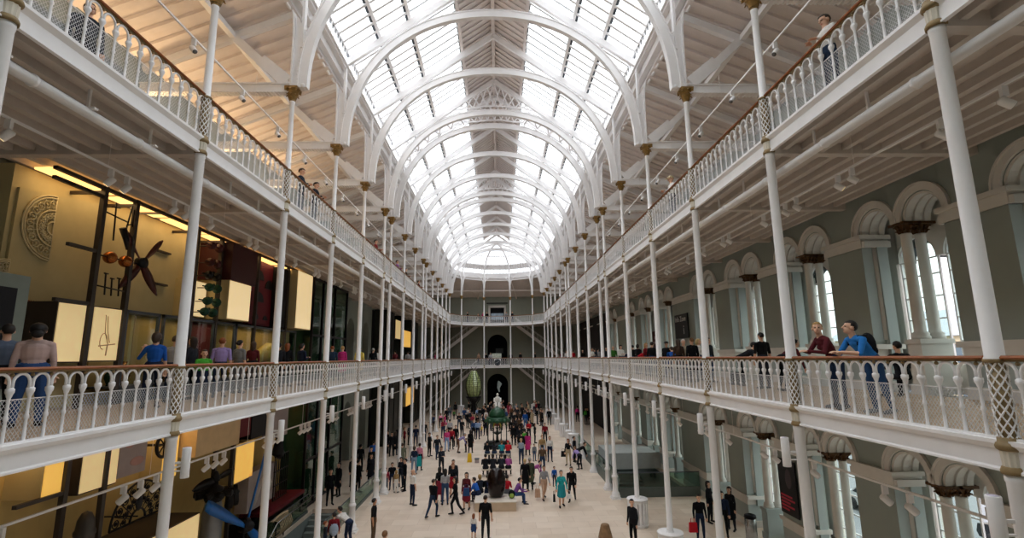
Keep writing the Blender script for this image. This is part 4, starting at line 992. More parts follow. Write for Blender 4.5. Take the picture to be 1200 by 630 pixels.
# glass lift shaft and beyond
t = thing('glass_lift', (0,0,0), 'tall greenish glass lift shaft with dark steel frame, beyond the display', 'lift')
LX0, LX1, LY0, LY1 = -11.05, -9.7, 20.75, 26.7
for z0, z1 in ((0.02,5.95),(Z1+.02,11.85)):
    q = MB()
    for y in (LY0, LY0+1.5, (LY0+LY1)/2+.6, LY1): q.box((LX1-.06,y-.06,z0),(LX1+.06,y+.06,z1))
    for z in (z0+.08, z0+2.35, z1-.08): q.box((LX1-.05,LY0,z-.06),(LX1+.05,LY1,z+.06))
    for y in (LY0, LY1): q.box((LX0,y-.05,z1-.2),(LX1,y+.05,z1-.1))
    q.build('frame', BLACK, t)
    g = MB(); g.box((LX1-.008,LY0,z0),(LX1,LY1,z1)); g.box((LX0,LY0-.008,z0),(LX1,LY0,z1)); g.box((LX0,LY1,z0),(LX1,LY1+.008,z1)); g.build('glass', GREENG, t)
    q = MB(); q.box((LX0+.1,23.0,z0+.05),(LX1-.25,24.8,z0+2.4)); q.build('car', mat('lift_car_green_grey', '6f9084', .4), t)
    b = MB(); b.box((LX0,LY0+.1,z0),(LX0+.04,LY1-.1,z1)); b.build('back_wall', mat('dark_green_lining', '55756a', .6), t)
for (y0,y1,z0,z1,lab) in ((39.2,42.6,Z1,11.8,'nearer dark case beyond the arches on the first floor'),(52,57,Z1,11.8,'farther dark case beyond the arches on the first floor'),(39.2,48,0,5.8,'nearer dark case beyond the arches on the ground floor'),(55,60,0,5.8,'farther dark case beyond the arches on the ground floor'),(45.8,46.8,Z1,11.8,'slim dark case beside the distant amber light box')):
    t = thing('dark_display_case', (0,0,z0), lab, 'display case', 'distant display cases')
    MB().box((-10.95,y0,.02),(-9.9,y1,z1-z0)).build('body', mat('dark_green_case', '2a2f2a', .5), t)
    q = MB(); n = 4
    for i in range(n+1): q.box((-9.9,y0+(y1-y0)*i/n-.05,.02),(-9.85,y0+(y1-y0)*i/n+.05,z1-z0))
    q.build('frame', BLACK, t)
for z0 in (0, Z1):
    o = MB().box((-11.09,38.9,z0+.01),(-11.02,60.8,z0+5.4)).build('wall_shade_sheet', SHADOWY); struct(o)  # flat sheet in the shade-dark colour along the far left wall
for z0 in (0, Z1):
    o = MB().box((11.0,43.0,z0+.01),(11.07,61.0,z0+5.4)).build('wall_shade_sheet', SHADOWY); struct(o)  # dark sheet over the far arcade, its colour standing in for unlit openings
# ------------------------------------------------------------------ right-hand signs
def sign(name, y0, y1, z0, z1, label, lines, m=BLACK):
    t = thing(name, (WX-.09,(y0+y1)/2,z0), label, 'sign'); MB().box((-.02,-(y1-y0)/2,0),(.02,(y1-y0)/2,z1-z0)).build('board', m, t)
    for (s_, dy, dz, size, mm) in lines:
        text('lettering', s_, size, mm, t, Matrix(((0,0,-1,-.024),(-1,0,0,dy),(0,1,0,dz),(0,0,0,1))))
    return t
SIGNW = mat('sign_lettering_white', 'd8d8d8', .6); SIGNR = mat('sign_lettering_red', 'c2354a', .6)
sign('information_sign', 22.3, 24.4, 8.42, 9.84, 'black square sign reading Info Zone on the gallery wall', [('Info Zone',.98,1.0,.44,SIGNW),('i',-.3,.25,.75,SIGNW)])
t = sign('banner', 27.75, 29.1, 7.95, 9.1, 'dark maroon sign farther along the gallery wall', [], mat('maroon_sign', '4a2024', .6))
q = MB(); q.box((-.024,-.45,.3),(-.021,.45,.45)); q.box((-.024,-.45,.6),(-.021,.2,.8)); q.build('print', mat('sign_grey', '9a8a88', .6), t)
t = sign('poster', 12.95, 14.1, 1.53, 3.5, 'tall black poster with red print on the ground floor pier', [])
q = MB()
for k,(w,z) in enumerate(((.75,.62),(.9,.5),(.6,.38),(.85,.26),(.5,.14))): q.box((-.024,.5-w,z),(-.021,.5,z+.07))
q.build('red_print', SIGNR, t); q = MB(); q.ball((-.021,-.1,1.3), .3, 8, 0, (.02,.7,1.2)); q.build('picture', mat('poster_picture', '4a4044', .6), t)
# ------------------------------------------------------------------ hall floor furniture
t = thing('stone_plinth', (0,21.0,0), 'low beige stone plinth under the dark vessel', 'plinth')
MB().box((-1.05,-.85,0),(.98,.78,.40)).build('base', mat('beige_plinth_stone', 'cdb79d', .6), t); MB().box((-1.08,-.88,.40),(1.01,.81,.44)).build('slab', mat('pale_plinth_top', 'ddd2c4', .5), t)
t = thing('dark_vessel', (0,21.05,.44), 'big glossy dark brown egg-shaped vessel on the plinth', 'vessel')
q = MB(); prof = [(.001,0),(.26,0),(.36,.12),(.46,.4),(.49,.68),(.45,1.0),(.34,1.25),(.25,1.36),(.22,1.34),(.30,1.2),(.38,.95),(.36,.6),(.001,.5)]
q.lathe(prof, 28, M=Matrix.Rotation(math.radians(-9),4,'X')); q.build('shell', mat('dark_polished_bronze', '1c0e0b', .22, .2, var=.4, scale=5), t)
SEATM = mat('pale_bench_top', 'cfc4b2', .5)
for y, lab in ((27.7,'front'),(32.9,'rear')):
    t = thing('bench', (0,y,0), 'pale flat bench in mid hall, the %s of two' % lab, 'bench', 'benches in mid hall')
    MB().box((-.97,-.26,.38),(.97,.26,.46)).build('seat', SEATM, t)
    for x in (-.6,.6): MB().box((x-.06,-.2,0),(x+.06,.2,.38)).build('support', BLACK, t)
# drinking fountain
GRN = mat('green_fountain_paint', '1d4a2e', .4, var=.2); GRD = mat('dark_fountain_paint', '1b231d', .45); GLD2 = mat('yellow_gilt_detail', 'a89a3c', .45, .3)
t = thing('drinking_fountain', (0,39.5,0), 'green cast-iron canopied drinking fountain with domed top', 'fountain')
q = MB(); q.lathe([(1.15,0),(1.15,.1),(1.0,.14),(1.0,.2)], 24); q.build('step', GRD, t)
for i in range(8):
    a = PI/8+i*PI/4; x, y = .88*math.cos(a), .88*math.sin(a)
    q = MB(); q.lathe([(.09,.14),(.07,.3),(.04,.4),(.04,1.3),(.07,1.4),(.07,1.5)], 8, (x,y,0)); q.build('post', GRD, t)
    b = PI/8+(i+1)*PI/4; x2, y2 = .88*math.cos(b), .88*math.sin(b); q = MB()
    q.tube([(x+(x2-x)*(1-math.cos(PI*j/10))/2, y+(y2-y)*(1-math.cos(PI*j/10))/2, 1.5+.42*math.sin(PI*j/10)) for j in range(11)], .06, 6); q.build('arch', GLD2 if i % 2 else GRN, t)
q = MB(); q.lathe([(.86,1.9),(1.0,1.95),(1.0,2.08),(.92,2.14),(.92,2.3),(.7,2.32)], 24); q.build('cornice', GRN, t)
for i in range(8): a = i*PI/4; q = MB(); q.ball((.93*math.cos(a),.93*math.sin(a),2.0), .2, 8, 0, (1,1,.9)); q.build('boss', GRN, t)
q = MB(); q.lathe([(.72,2.3),(.74,2.5),(.68,2.72),(.5,2.95),(.28,3.08),(.08,3.14),(.08,3.2),(.001,3.26)], 24, flute=.03); q.build('dome', GRN, t)
q = MB(); q.lathe([(.2,.2),(.12,.4),(.09,.8),(.4,.98),(.42,1.02),(.1,.98),(.07,1.3),(.2,1.4),(.06,1.42),(.04,1.75),(.001,1.8)], 18); q.build('basin', GRD, t)
# statue
t = thing('seated_statue', (0,52.0,0), 'white marble seated statue on a pedestal behind the fountain', 'statue'); MW = mat('white_marble', 'e9e5de', .45)
q = MB(); q.box((-.62,-.62,0),(.62,.62,.15)); q.box((-.5,-.5,.15),(.5,.5,1.75)); q.box((-.58,-.58,1.75),(.58,.58,1.88)); q.build('pedestal', mat('red_granite', '7a2b2c', .4), t)
q = MB(); q.box((-.42,-.1,1.88),(.42,.45,2.35)); q.tube([(0,.18,2.3),(0,.16,2.7),(0,.12,3.0),(0,.08,3.12)], [.32,.33,.28,.1], 12); q.ball((0,.04,3.32), .15, 10, 0, (.9,1,1.2))
for sg in (-1,1): q.tube([(sg*.16,.15,2.35),(sg*.18,-.3,2.38),(sg*.17,-.36,2.0),(sg*.17,-.5,1.93)], [.17,.14,.11,.07], 8); q.tube([(sg*.33,.14,2.95),(sg*.38,.05,2.6),(sg*.22,-.22,2.5)], [.1,.09,.07], 8)
q.build('figure', MW, t)
# lighthouse lens on its stand
t = thing('lighthouse_lens', (-3.05,59.6,0), 'huge greenish glass lighthouse lens on a dark iron stand', 'lighthouse lens')
q = MB(); q.box((-1.3,-.9,0),(1.3,.9,.42)); q.build('plinth', mat('lens_plinth', 'b9a68e', .6), t)
q = MB(); q.lathe([(.5,.42),(.35,.6),(.3,1.8),(.6,2.1),(1.0,2.5),(1.02,2.6)], 12)
for i in range(6): a = i*PI/3; q.tube([(.8*math.cos(a),.8*math.sin(a),.42),(.35*math.cos(a),.35*math.sin(a),1.6),(.95*math.cos(a),.95*math.sin(a),2.55)], .06, 6)
q.build('stand', BLACK, t)
q = MB(); prof = []
for i in range(27):
    u = i/26; z = 2.6+3.2*u; r = 1.0*math.sin(PI*(.22+.70*u))**.8*(1 if i % 2 else .95); prof.append((max(.1,r), z))
q.lathe(prof, 12, sm=False); q.build('prisms', mat('lens_glass', '9aa870', .12, .0, var=.45, scale=4, spec=.9), t)
q = MB()
for i in range(12):
    a = i*PI/6; q.tube([(r*1.03*math.cos(a), r*1.03*math.sin(a), z) for r, z in prof[::3]], .03, 4)
q.tube([(0,0,5.8),(.25,0,6.15),(.35,0,6.3)], .03, 4); q.tube([(0,0,5.8),(-.25,0,6.15),(-.35,0,6.3)], .03, 4); q.build('frame', BLACK, t)
# radiators round the column feet
def radiator(x, y, label):
    t = thing('column_radiator', (x,y,0), label, 'radiator', 'cylindrical radiators')
    for k in range(16):
        a = 2*PI*k/16; q = MB(); M = Matrix.Rotation(a,4,'Z'); q.box((.29,-.055,.06),(.44,.055,1.06),0,M); q.tube([M@Vector((.365,0,1.04)),M@Vector((.365,0,1.12))], .055, 6); q.build('fin', WHITE, t)
    q = MB()
    for z0, z1 in ((.06,.14),(1.02,1.1)): q.lathe([(.31,z0),(.43,z0),(.45,z0+.04),(.43,z1),(.31,z1)], 24)
    q.lathe([(.30,.14),(.30,1.02)], 20); q.lathe([(.31,1.1),(.46,1.11),(.47,1.14),(.45,1.17),(.31,1.17)], 24); q.build('shell', WHITE, t)
    q = MB(); q.lathe([(.3,0),(.42,0),(.42,.06),(.3,.06)], 20); q.build('foot', WHITE, t)
for i in (3,4,9,10,11,12,13,14): radiator(HW, CY[i], 'white ribbed cylindrical radiator around the foot of the %s right-hand column' % ORD[i])
radiator(APSE[4][0], APSE[4][1], 'white ribbed radiator around the left outer column at the far end'); radiator(APSE[1][0], APSE[1][1], 'white ribbed radiator around the right outer column at the far end')
# glass balustrades
def balustrade(pts, label, base_h, hand=True):
    t = thing('glass_balustrade', (0,0,0), label, 'balustrade', 'glass balustrades')
    for i in range(len(pts)-1):
        a, b = Vector(pts[i]+(0,)), Vector(pts[i+1]+(0,)); d = (b-a).normalized()
        q = MB(); q.beam(a+Vector((0,0,base_h/2)), b+Vector((0,0,base_h/2)), .1, base_h); 
        for k in range(int((b-a).length/1.4)): q.ball(a+d*(.7+k*1.4)+Vector((-d.y,d.x,0))*-.05+Vector((0,0,base_h*.6)), .035, 6)
        q.build('base_channel', mat('dark_grey_green_channel', '59625d', .5), t)
        g = MB(); g.beam(a+Vector((0,0,base_h+.35)), b+Vector((0,0,base_h+.35)), .02, .72); g.build('glass_panel', GREENG, t)
        h = MB(); h.tube([a+Vector((0,0,base_h+.74)), b+Vector((0,0,base_h+.74))], .025, 8); h.build('handrail', STEEL, t)
balustrade([(10.95,22.15),(6.58,22.15),(6.58,36.0)], 'glass balustrade with dark base around the right stairwell', .5)
balustrade([(-7.08,26.4),(-7.08,15.1)], 'long glass balustrade along the left stairwell', .12)
balustrade([(-9.38,20.6),(-9.38,15.1)], 'glass balustrade on the far side of the left stairwell', .12)
q = MB(); q.box((7.6,29.0,0),(11.0,29.3,1.0)); q.box((7.6,29.3,.0),(11.0,33.0,.9)); struct(q.build('trim_15', mat('pale_stair_wall', 'c9ccca', .6)))
t = thing('hand_railing', (-8.9,14,0), 'steel handrail slanting down the left stairwell', 'handrail'); q = MB(); q.tube([(0,7,1.0),(0,2,.9),(0,-3.6,-2.0)], .03, 8); q.tube([(0,6.9,0),(0,6.9,1)], .025, 6); q.build('rail', CHROME, t)
# bin, cone, wet-floor sign, kiosk stone
t = thing('litter_bin', (10.35,15.4,0), 'round brushed steel litter bin by the right wall', 'bin')
q = MB(); q.lathe([(.2,.03),(.22,.05),(.22,.88),(.2,.9)], 20); q.build('body', CHROME, t); q = MB(); q.lathe([(.2,.9),(.24,.92),(.22,1.02),(.1,1.06),(.09,1.0),(.001,1.0)], 20); q.build('lid', BLACK, t); MB().lathe([(.21,0),(.21,.04)], 18).build('foot', BLACK, t)
t = thing('standing_stone', (4.56,16.2,0), 'short tapered brown stone standing on the bare floor', 'stone')
q = MB(); q.lathe([(.3,0),(.27,.15),(.17,.52),(.14,.55),(.001,.56)], 9, sm=False); q.build('stone', mat('rough_brown_stone', '8a6c4e', .85, var=.25, scale=6, bump=.5), t)
t = thing('wet_floor_sign', (-2.0,32.2,0), 'yellow folding wet-floor sign', 'floor sign'); YEL = mat('bright_yellow_plastic', 'e8b90e', .4)
for sg in (-1,1): q = MB(); q.prism([(-.17,0),(.17,0),(.12,.62),(-.12,.62)], XZ, -.012, .012); o = q.build('leaf', YEL, t); o.location = (0,sg*.16,0); o.rotation_euler = (sg*.25,0,0)
t = thing('bucket', (-1.45,31.9,0), 'small grey crate beside the yellow sign', 'crate'); MB().box((-.15,-.15,0),(.15,.15,.28)).build('body', GREYP, t); MB().box((-.17,-.17,.26),(.17,.17,.3)).build('rim', STEEL, t)
# far-end clock and stairs
t = thing('wall_clock', (0,65.48,6.78), 'round dark-faced clock in a white square on the far railing', 'clock')
q = MB(); q.box((-.5,-.06,-.5),(.5,0,.5)); q.build('case', WHITE, t); q = MB(); q.lathe([(.001,0),(.44,0),(.46,.02),(.42,.04),(.001,.04)], 28, (0,-.06,0), M=Matrix.Rotation(PI/2,4,'X')); q.build('face', mat('dark_clock_face', '3a4148', .5), t)
q = MB()
for i in range(12): a = i*PI/6; q.beam((.34*math.sin(a),-.105,.34*math.cos(a)), (.4*math.sin(a),-.105,.4*math.cos(a)), .03, .01, 0, (0,1,0))
q.build('hour_marks', SIGNW, t)
for a, L in ((-1.9,.3),(1.0,.22)): q = MB(); q.beam((0,-.11,0),(L*math.sin(a),-.11,L*math.cos(a)), .03, .01, 0, (0,1,0)); q.build('hand', SIGNW, t)
def stairs(s, z0, z1, nm):
    t = thing('staircase', (0,68.3,z0), 'white stringered staircase in the far %s corner, %s flight' % (SIDE[s], nm), 'staircase', 'corner staircases')
    xa, xb = s*10.4, s*2.7; H = z1-z0; n = 32
    q = MB()
    for k in range(n): x = xa+(xb-xa)*k/n; q.box((min(x,x+(xb-xa)/n),-.75,H*(k+1)/n-.05),(max(x,x+(xb-xa)/n),.75,H*(k+1)/n))
    q.build('steps', STONEW, t)
    for y in (-.78,.78):
        q = MB(); q.beam((xa,y,.05),(xb,y,H-.02), .06, .34, 0, (0,0,1)); q.build('stringer', WHITE, t)
        q = MB(); q.beam((xa,y,1.1),(xb,y,H+.9), .05, .06); 
        for k in range(0,n,2): u = (k+.5)/n; q.beam((xa+(xb-xa)*u,y,H*u+.1),(xa+(xb-xa)*u,y,H*u+1.0), .025, .025)
        q.build('handrail', WHITE, t)
for s in (-1,1): stairs(s, 0.01, Z1-.02, 'lower'); stairs(s, Z1+.01, Z2-.02, 'upper')
# grey boards on the top galleries
for (s,y0,y1,lab) in ((-1,1.2,3.6,'grey screen board on the top left gallery behind the railing'),(1,.4,2.2,'grey screen board on the top right gallery behind the railing')):
    t = thing('screen_board', (s*7.6,(y0+y1)/2,Z2), lab, 'board'); MB().box((-.04,-(y1-y0)/2,.12),(.04,(y1-y0)/2,1.15)).build('board', mat('grey_screen', '8c8c88', .6), t)
    for yy in (-.9,.9): MB().box((-.2,yy*(y1-y0)/2.4-.03,0),(.2,yy*(y1-y0)/2.4+.03,.12)).build('foot', BLACK, t)
# far top doorway: dark room with a pale picture
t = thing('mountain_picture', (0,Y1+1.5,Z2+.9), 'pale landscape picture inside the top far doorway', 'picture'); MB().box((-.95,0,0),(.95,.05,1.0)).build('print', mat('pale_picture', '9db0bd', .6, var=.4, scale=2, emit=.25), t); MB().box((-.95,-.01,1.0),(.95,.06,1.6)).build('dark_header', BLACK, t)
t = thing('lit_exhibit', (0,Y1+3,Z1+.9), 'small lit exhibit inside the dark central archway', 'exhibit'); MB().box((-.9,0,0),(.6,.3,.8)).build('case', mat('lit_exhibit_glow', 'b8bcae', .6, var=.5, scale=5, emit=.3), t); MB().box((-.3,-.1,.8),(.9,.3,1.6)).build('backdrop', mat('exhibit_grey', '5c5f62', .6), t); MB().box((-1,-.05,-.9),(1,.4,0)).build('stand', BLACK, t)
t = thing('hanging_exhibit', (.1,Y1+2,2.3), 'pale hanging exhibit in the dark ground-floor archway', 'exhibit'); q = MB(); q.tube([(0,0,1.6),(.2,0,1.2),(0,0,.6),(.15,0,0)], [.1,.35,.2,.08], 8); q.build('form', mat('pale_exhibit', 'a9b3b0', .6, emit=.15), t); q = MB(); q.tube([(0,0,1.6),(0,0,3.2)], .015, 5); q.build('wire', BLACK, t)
# ------------------------------------------------------------------ street outside the right-hand windows
q = MB(); q.box((13.35,-30,-1.2),(120,90,-1.0)); struct(q.build('ground_street', mat('street_asphalt', '6f7073', .9)))
def building(x, y0, y1, h, m, lab):
    t = thing('street_building', (x,(y0+y1)/2,-1), lab, 'building', 'buildings across the street'); L = y1-y0
    MB().box((0,-L/2,0),(10,L/2,h)).build('wall', m, t); q = MB(); q.prism([(-.4,h),(10.4,h),(5,h+3)], XZ, -L/2, L/2); q.build('roof', mat('slate_roof', '8a8f96', .8), t)
    n = max(2, int(L/3.2))
    for i in range(n):
        for k in range(int(h/3.2)):
            y = -L/2+(i+.5)*L/n; z = 1.0+k*3.2; q = MB(); q.box((-.06,y-.55,z),(.02,y+.55,z+1.8)); w = q.build('window', mat('street_window', '5e6a74', .2), t)
ST1, ST2 = mat('sandstone_facade', 'd8c4a4', .8), mat('pale_facade', 'cfccc4', .8)
for k,(y0,y1,h,m) in enumerate(((-10,8,9,ST2),(9,20,11,ST1),(21,38,9,ST2),(39,60,10,ST1))): building(44, y0, y1, h, m, '%s block across the street, %s from the camera' % ('pale grey' if m is ST2 else 'sandstone', ORD[k]))
def car(x, y, col, lab, rz=0):
    t = thing('car', (x,y,-1.0), lab, 'car', 'cars in the street', rz); M_ = mat('car_paint_'+col, col, .3, .2)
    q = MB(); q.prism([(-2.0,.3),(-2.05,.7),(-1.9,.85),(-1.2,.92),(-.7,1.4),(.7,1.42),(1.4,.95),(2.0,.85),(2.1,.5),(2.0,.3)], lambda u,v,a: (a,u,v), -.82, .82); q.build('body', M_, t)
    q = MB(); q.prism([(-1.1,.93),(-.66,1.34),(.66,1.36),(1.25,.95)], lambda u,v,a: (a,u,v), -.84, .84); q.build('glass', mat('car_glass', '20262c', .1), t)
    for yy in (-1.3,1.3):
        for xx in (-.8,.8): w = MB(); w.lathe([(.001,-.1),(.3,-.1),(.32,0),(.3,.1),(.001,.1)], 14, (xx,yy,.32), M=Matrix.Rotation(PI/2,4,'Y')); w.build('wheel', BLACK, t)
car(20.5,9.5,'e4e4e6','white car outside the lower right windows'); car(22.5,15.5,'24272c','dark car outside the lower right windows'); car(20.5,21.5,'c9ccd0','silver car outside the lower right windows'); car(24.5,11,'b01f24','red car farther across the street')

# warm wash on the boarded roof over the top left gallery, from small wall-mounted floodlights
for k in range(5):
    y = .5+k*4.2
    t = thing('wall_floodlight', (-10.9,y,13.9), 'small warm floodlight on the top left gallery wall, %s from the camera' % ORD[k], 'floodlight', 'floodlights on the top left wall')
    MB().box((-.18,-.1,-.05),(.05,.1,.05)).build('housing', BLACK, t)
    l = bpy.data.lights.new('floodlight', 'AREA'); l.shape = 'SQUARE'; l.size = .3; l.energy = 85; l.color = (1,.66,.34)
    o = bpy.data.objects.new('floodlight', l); COL.objects.link(o); o.location = (-10.75,y,14.0); o.rotation_euler = (0,math.radians(155),0)
# ------------------------------------------------------------------ people
import numpy as np
UPX = Vector((1,0,0))
def V3(*a): return Vector(a)
class Body:
    """a figure as tapered limbs and ovals that are fused into ONE continuous skin; every face then takes the material of the limb it lies on"""
    def __init__(s): s.pr = []
    def cap(s, a, b, ra, rb, reg, sx=1.0): s.pr.append(('c', Vector(a), Vector(b), ra, rb, reg, sx))
    def ell(s, c, r, reg, M=None): s.pr.append(('e', Vector(c), r, M or Matrix.Identity(3), reg))
    def geo(s):
        q = MB()
        for p in s.pr:
            if p[0] == 'c':
                _, a, b, ra, rb, reg, sx = p; d = b-a; L = d.length; d.normalize(); x = UPX-d*UPX.dot(d)
                if x.length < .2: x = Vector((0,1,0))-d*d.y
                x.normalize(); y = d.cross(x); M = Matrix((( x.x*sx,y.x,d.x),(x.y*sx,y.y,d.y),(x.z*sx,y.z,d.z))).to_4x4()
                prof = [(ra*math.sin(PI/2*i/4)+1e-5, -ra*math.cos(PI/2*i/4)) for i in range(5)]+[(rb*math.cos(PI/2*i/4)+1e-5, L+rb*math.sin(PI/2*i/4)) for i in range(5)]
                q.lathe(prof, 12, a, M=M, caps=False)
            else:
                _, c, r, M, reg = p; prof = [(max(1e-5,math.sin(PI*i/10)), -math.cos(PI*i/10)) for i in range(11)]
                q.lathe(prof, 14, c, M=(M @ Matrix.Diagonal((r[0],r[1],r[2]))).to_4x4(), caps=False)
        return q
    def region(s, P):
        best = np.full(len(P), 1e9); reg = np.zeros(len(P), int)
        for p in s.pr:
            if p[0] == 'c':
                _, a, b, ra, rb, rg, sx = p; a_, b_ = np.array(a), np.array(b); d = b_-a_; L2 = max(1e-9, d@d); t = np.clip(((P-a_)@d)/L2, 0, 1)
                e = P-(a_+t[:,None]*d); dd = b-a; dd.normalize(); x = UPX-dd*UPX.dot(dd)
                if x.length < .2: x = Vector((0,1,0))-dd*dd.y
                x.normalize(); x_ = np.array(x); ex = e@x_; e = e-ex[:,None]*x_*(1-1/sx)
                D = np.linalg.norm(e, axis=1)-(ra+(rb-ra)*t)
            else:
                _, c, r, M, rg = p; l = (P-np.array(c))@np.array(M); D = (np.linalg.norm(l/np.array(r), axis=1)-1)*min(r)
            m = D < best; best[m] = D[m]; reg[m] = rg
        return reg
SLOTS = ['skin','top','bottom','shoes','dark','lips','forearm','calf']
SKIN, TOP, BOT, SHOE, DARK, LIPS, FORE, CALF = range(8)
def figure(name, sex='m', lean=0, hz=.93, twist=0, head=(0,0), legs=None, arms=None, skirt=0, coat=0, child=False, off=(0,0)):
    B = Body(); f = sex == 'f'; sy = -math.sin(lean); s = V3(0, sy, math.cos(lean)); P = V3(off[0], off[1], hz)
    sh = .15 if f else .178; hipw = .088 if f else .085
    B.cap(P-s*.03, P+s*.06, .105, .105, BOT, 1.62 if f else 1.5); B.cap(P+s*.08, P+s*.2, .092 if f else .1, .09 if f else .1, TOP, 1.35 if f else 1.5)
    B.cap(P+s*.22, P+s*.38, .1, .108, TOP, 1.42 if f else 1.58); SB = P+s*.47
    B.cap(SB+V3(-sh+.03,0,0)-s*.03, SB+V3(sh-.03,0,0)-s*.03, .062, .062, TOP); B.cap(SB-s*.02+V3(-.06,0,0), SB-s*.02+V3(.06,0,0), .075, .075, TOP)
    if f:
        fw = V3(0,-math.cos(lean),-math.sin(lean))
        for sg in (-1,1): B.ell(P+s*.31+fw*.072+V3(sg*.06,0,0), (.062,.058,.062), TOP)
    if coat: B.cap(P+s*.1, P-V3(0,0,coat), .11, .135, TOP, 1.5)
    if skirt: B.cap(P+s*.06, P-V3(0,0,skirt), .105, .14, BOT, 1.5)
    hd = s.lerp(V3(0,-.05,1), .7).normalized(); N = SB+s*.02; B.cap(N, N+hd*.1, .056, .052, SKIN)
    HC = N+hd*.185; yaw, pit = head; k = 1.12 if child else 1.0
    HM = (Matrix.Rotation(yaw,3,'Z') @ Matrix.Rotation(pit,3,'X'))*k
    T = lambda *a: HC+HM@V3(*a)
    R3 = (Matrix.Rotation(yaw,3,'Z') @ Matrix.Rotation(pit,3,'X'))
    B.ell(T(0,.012,.03), (.077*k,.098*k,.096*k), SKIN, R3); B.ell(T(0,-.022,-.045), (.058*k,.068*k,.075*k), SKIN, R3); B.ell(T(0,-.05,-.085), (.03*k,.03*k,.025*k), SKIN, R3)
    B.cap(T(0,-.088,.012), T(0,-.106,-.02), .01*k, .016*k, SKIN)
    for sg in (-1,1): B.ell(T(sg*.079,.012,-.008), (.012,.024,.033), SKIN, R3); B.ell(T(sg*.03,-.078,.022), (.022,.016,.008), SKIN, R3)
    # arms: two directions each, then a hand with five fingers
    arms = arms or [((-.16,.02,-1),(-.04,-.18,-1)),((.16,.02,-1),(.04,-.18,-1))]
    for sg, (u, fo) in zip((-1,1), arms):
        S_ = SB+V3(sg*sh,0,0)-s*.035; u = V3(*u).normalized(); fo = V3(*fo).normalized(); E = S_+u*.29; Wr = E+fo*.25
        B.cap(S_, E, .056 if not f else .05, .043 if not f else .038, TOP); B.cap(E+fo*.03, Wr, .042 if not f else .036, .029, FORE)
        side = fo.cross(V3(0,0,1)) if abs(fo.z) < .8 else fo.cross(V3(0,1,0)); side.normalize(); nrm = side.cross(fo)
        inw = V3(-sg,0,-.4); 
        if nrm.dot(inw) < 0: nrm = -nrm
        B.cap(Wr+fo*.02, Wr+fo*.075, .02, .02, SKIN, 1.0); 
        for j in range(4):
            o_ = side*((j-1.5)*.0215); Lf = (.07,.08,.075,.06)[j]; b0 = Wr+fo*.07+o_*.9; m_ = b0+fo*Lf*.55+nrm*.006+o_*.12; e_ = m_+(fo*.75+nrm*.65).normalized()*Lf*.5
            B.cap(Wr+fo*.02+o_*.7, b0, .014, .012, SKIN); B.cap(b0, m_, .0105, .0095, SKIN); B.cap(m_, e_, .0095, .008, SKIN)
        tb = Wr+fo*.03+side*(.03 if side.dot(V3(0,-1,0)) > 0 else -.03); td = (fo*.7+(tb-Wr-fo*.03).normalized()*.6+nrm*.35).normalized()
        B.cap(Wr+fo*.02, tb, .014, .013, SKIN); B.cap(tb, tb+td*.05, .0125, .0095, SKIN)
    legs = legs or [((-.06,-.02,-1),(-.02,.05,-1)),((.06,-.02,-1),(.02,.05,-1))]
    for sg, lg in zip((-1,1), legs):
        th, si = V3(*lg[0]).normalized(), V3(*lg[1]).normalized(); H = P+V3(sg*hipw,0,-.05); K = H+th*.42; A = K+si*.41; ft = V3(*(lg[2] if len(lg) > 2 else (sg*.18,-1,-.05))).normalized()
        B.cap(H, K, .083 if not f else .086, .058, BOT); B.cap(K, K.lerp(A,.35), .056, .055, CALF); B.cap(K.lerp(A,.35), A, .055, .037, CALF)
        B.cap(A+V3(0,.025,-.03), A+ft*.1+V3(0,0,-.045), .042, .04, SHOE, 1.05); B.cap(A+ft*.1+V3(0,0,-.045), A+ft*.17+V3(0,0,-.05), .04, .032, SHOE, 1.1)
    me = B.geo().mesh(name+'_src', [WHITE]); o = bpy.data.objects.new(name+'_src', me); COL.objects.link(o)
    r = o.modifiers.new('r','REMESH'); r.mode = 'VOXEL'; r.voxel_size = .0085; r.use_smooth_shade = True
    sm = o.modifiers.new('s','SMOOTH'); sm.factor = .5; sm.iterations = 2
    bpy.context.view_layer.update()
    m2 = bpy.data.meshes.new_from_object(o.evaluated_get(bpy.context.evaluated_depsgraph_get())); bpy.data.objects.remove(o); m2.name = name
    n = len(m2.vertices); co = np.empty(n*3, 'f'); m2.vertices.foreach_get('co', co); co = co.reshape(-1,3)
    z0 = co[:,2].min(); 
    cen = np.empty(len(m2.polygons)*3, 'f'); m2.polygons.foreach_get('center', cen); cen = cen.reshape(-1,3)
    reg = B.region(cen)
    loc = (cen-np.array(HC))@np.array(HM)/(k*k)            # into the head's frame: eyes, brows and mouth
    fr = loc[:,1] < -.05
    eye = fr & (np.abs(np.abs(loc[:,0])-.03) < .012) & (np.abs(loc[:,2]-.006) < .0055); brow = fr & (np.abs(np.abs(loc[:,0])-.032) < .016) & (np.abs(loc[:,2]-.030) < .003)
    lip = fr & (np.abs(loc[:,0]) < .023) & (np.abs(loc[:,2]+.058) < .007)
    reg[(eye|brow) & (reg == SKIN)] = DARK; reg[lip & (reg == SKIN)] = LIPS
    me2 = m2; me2.materials.clear()
    for x in SLOTS: me2.materials.append(WHITE)
    me2.polygons.foreach_set('material_index', reg.astype('i')); me2.polygons.foreach_set('use_smooth', np.ones(len(me2.polygons), bool))
    co[:,2] -= z0; me2.vertices.foreach_set('co', co.ravel()); me2.update()
    H = HM.to_4x4(); H.translation = HC-V3(0,0,z0)
    return me2, H
STR = [((-.04,-.42,-.9),(0,.12,-1)),((.04,.28,-.95),(.0,.55,-.85))]
SITL = [((-.12,-1,-.02),(-.02,-.05,-1)),((.12,-1,-.02),(.02,-.05,-1))]
FIG = {}
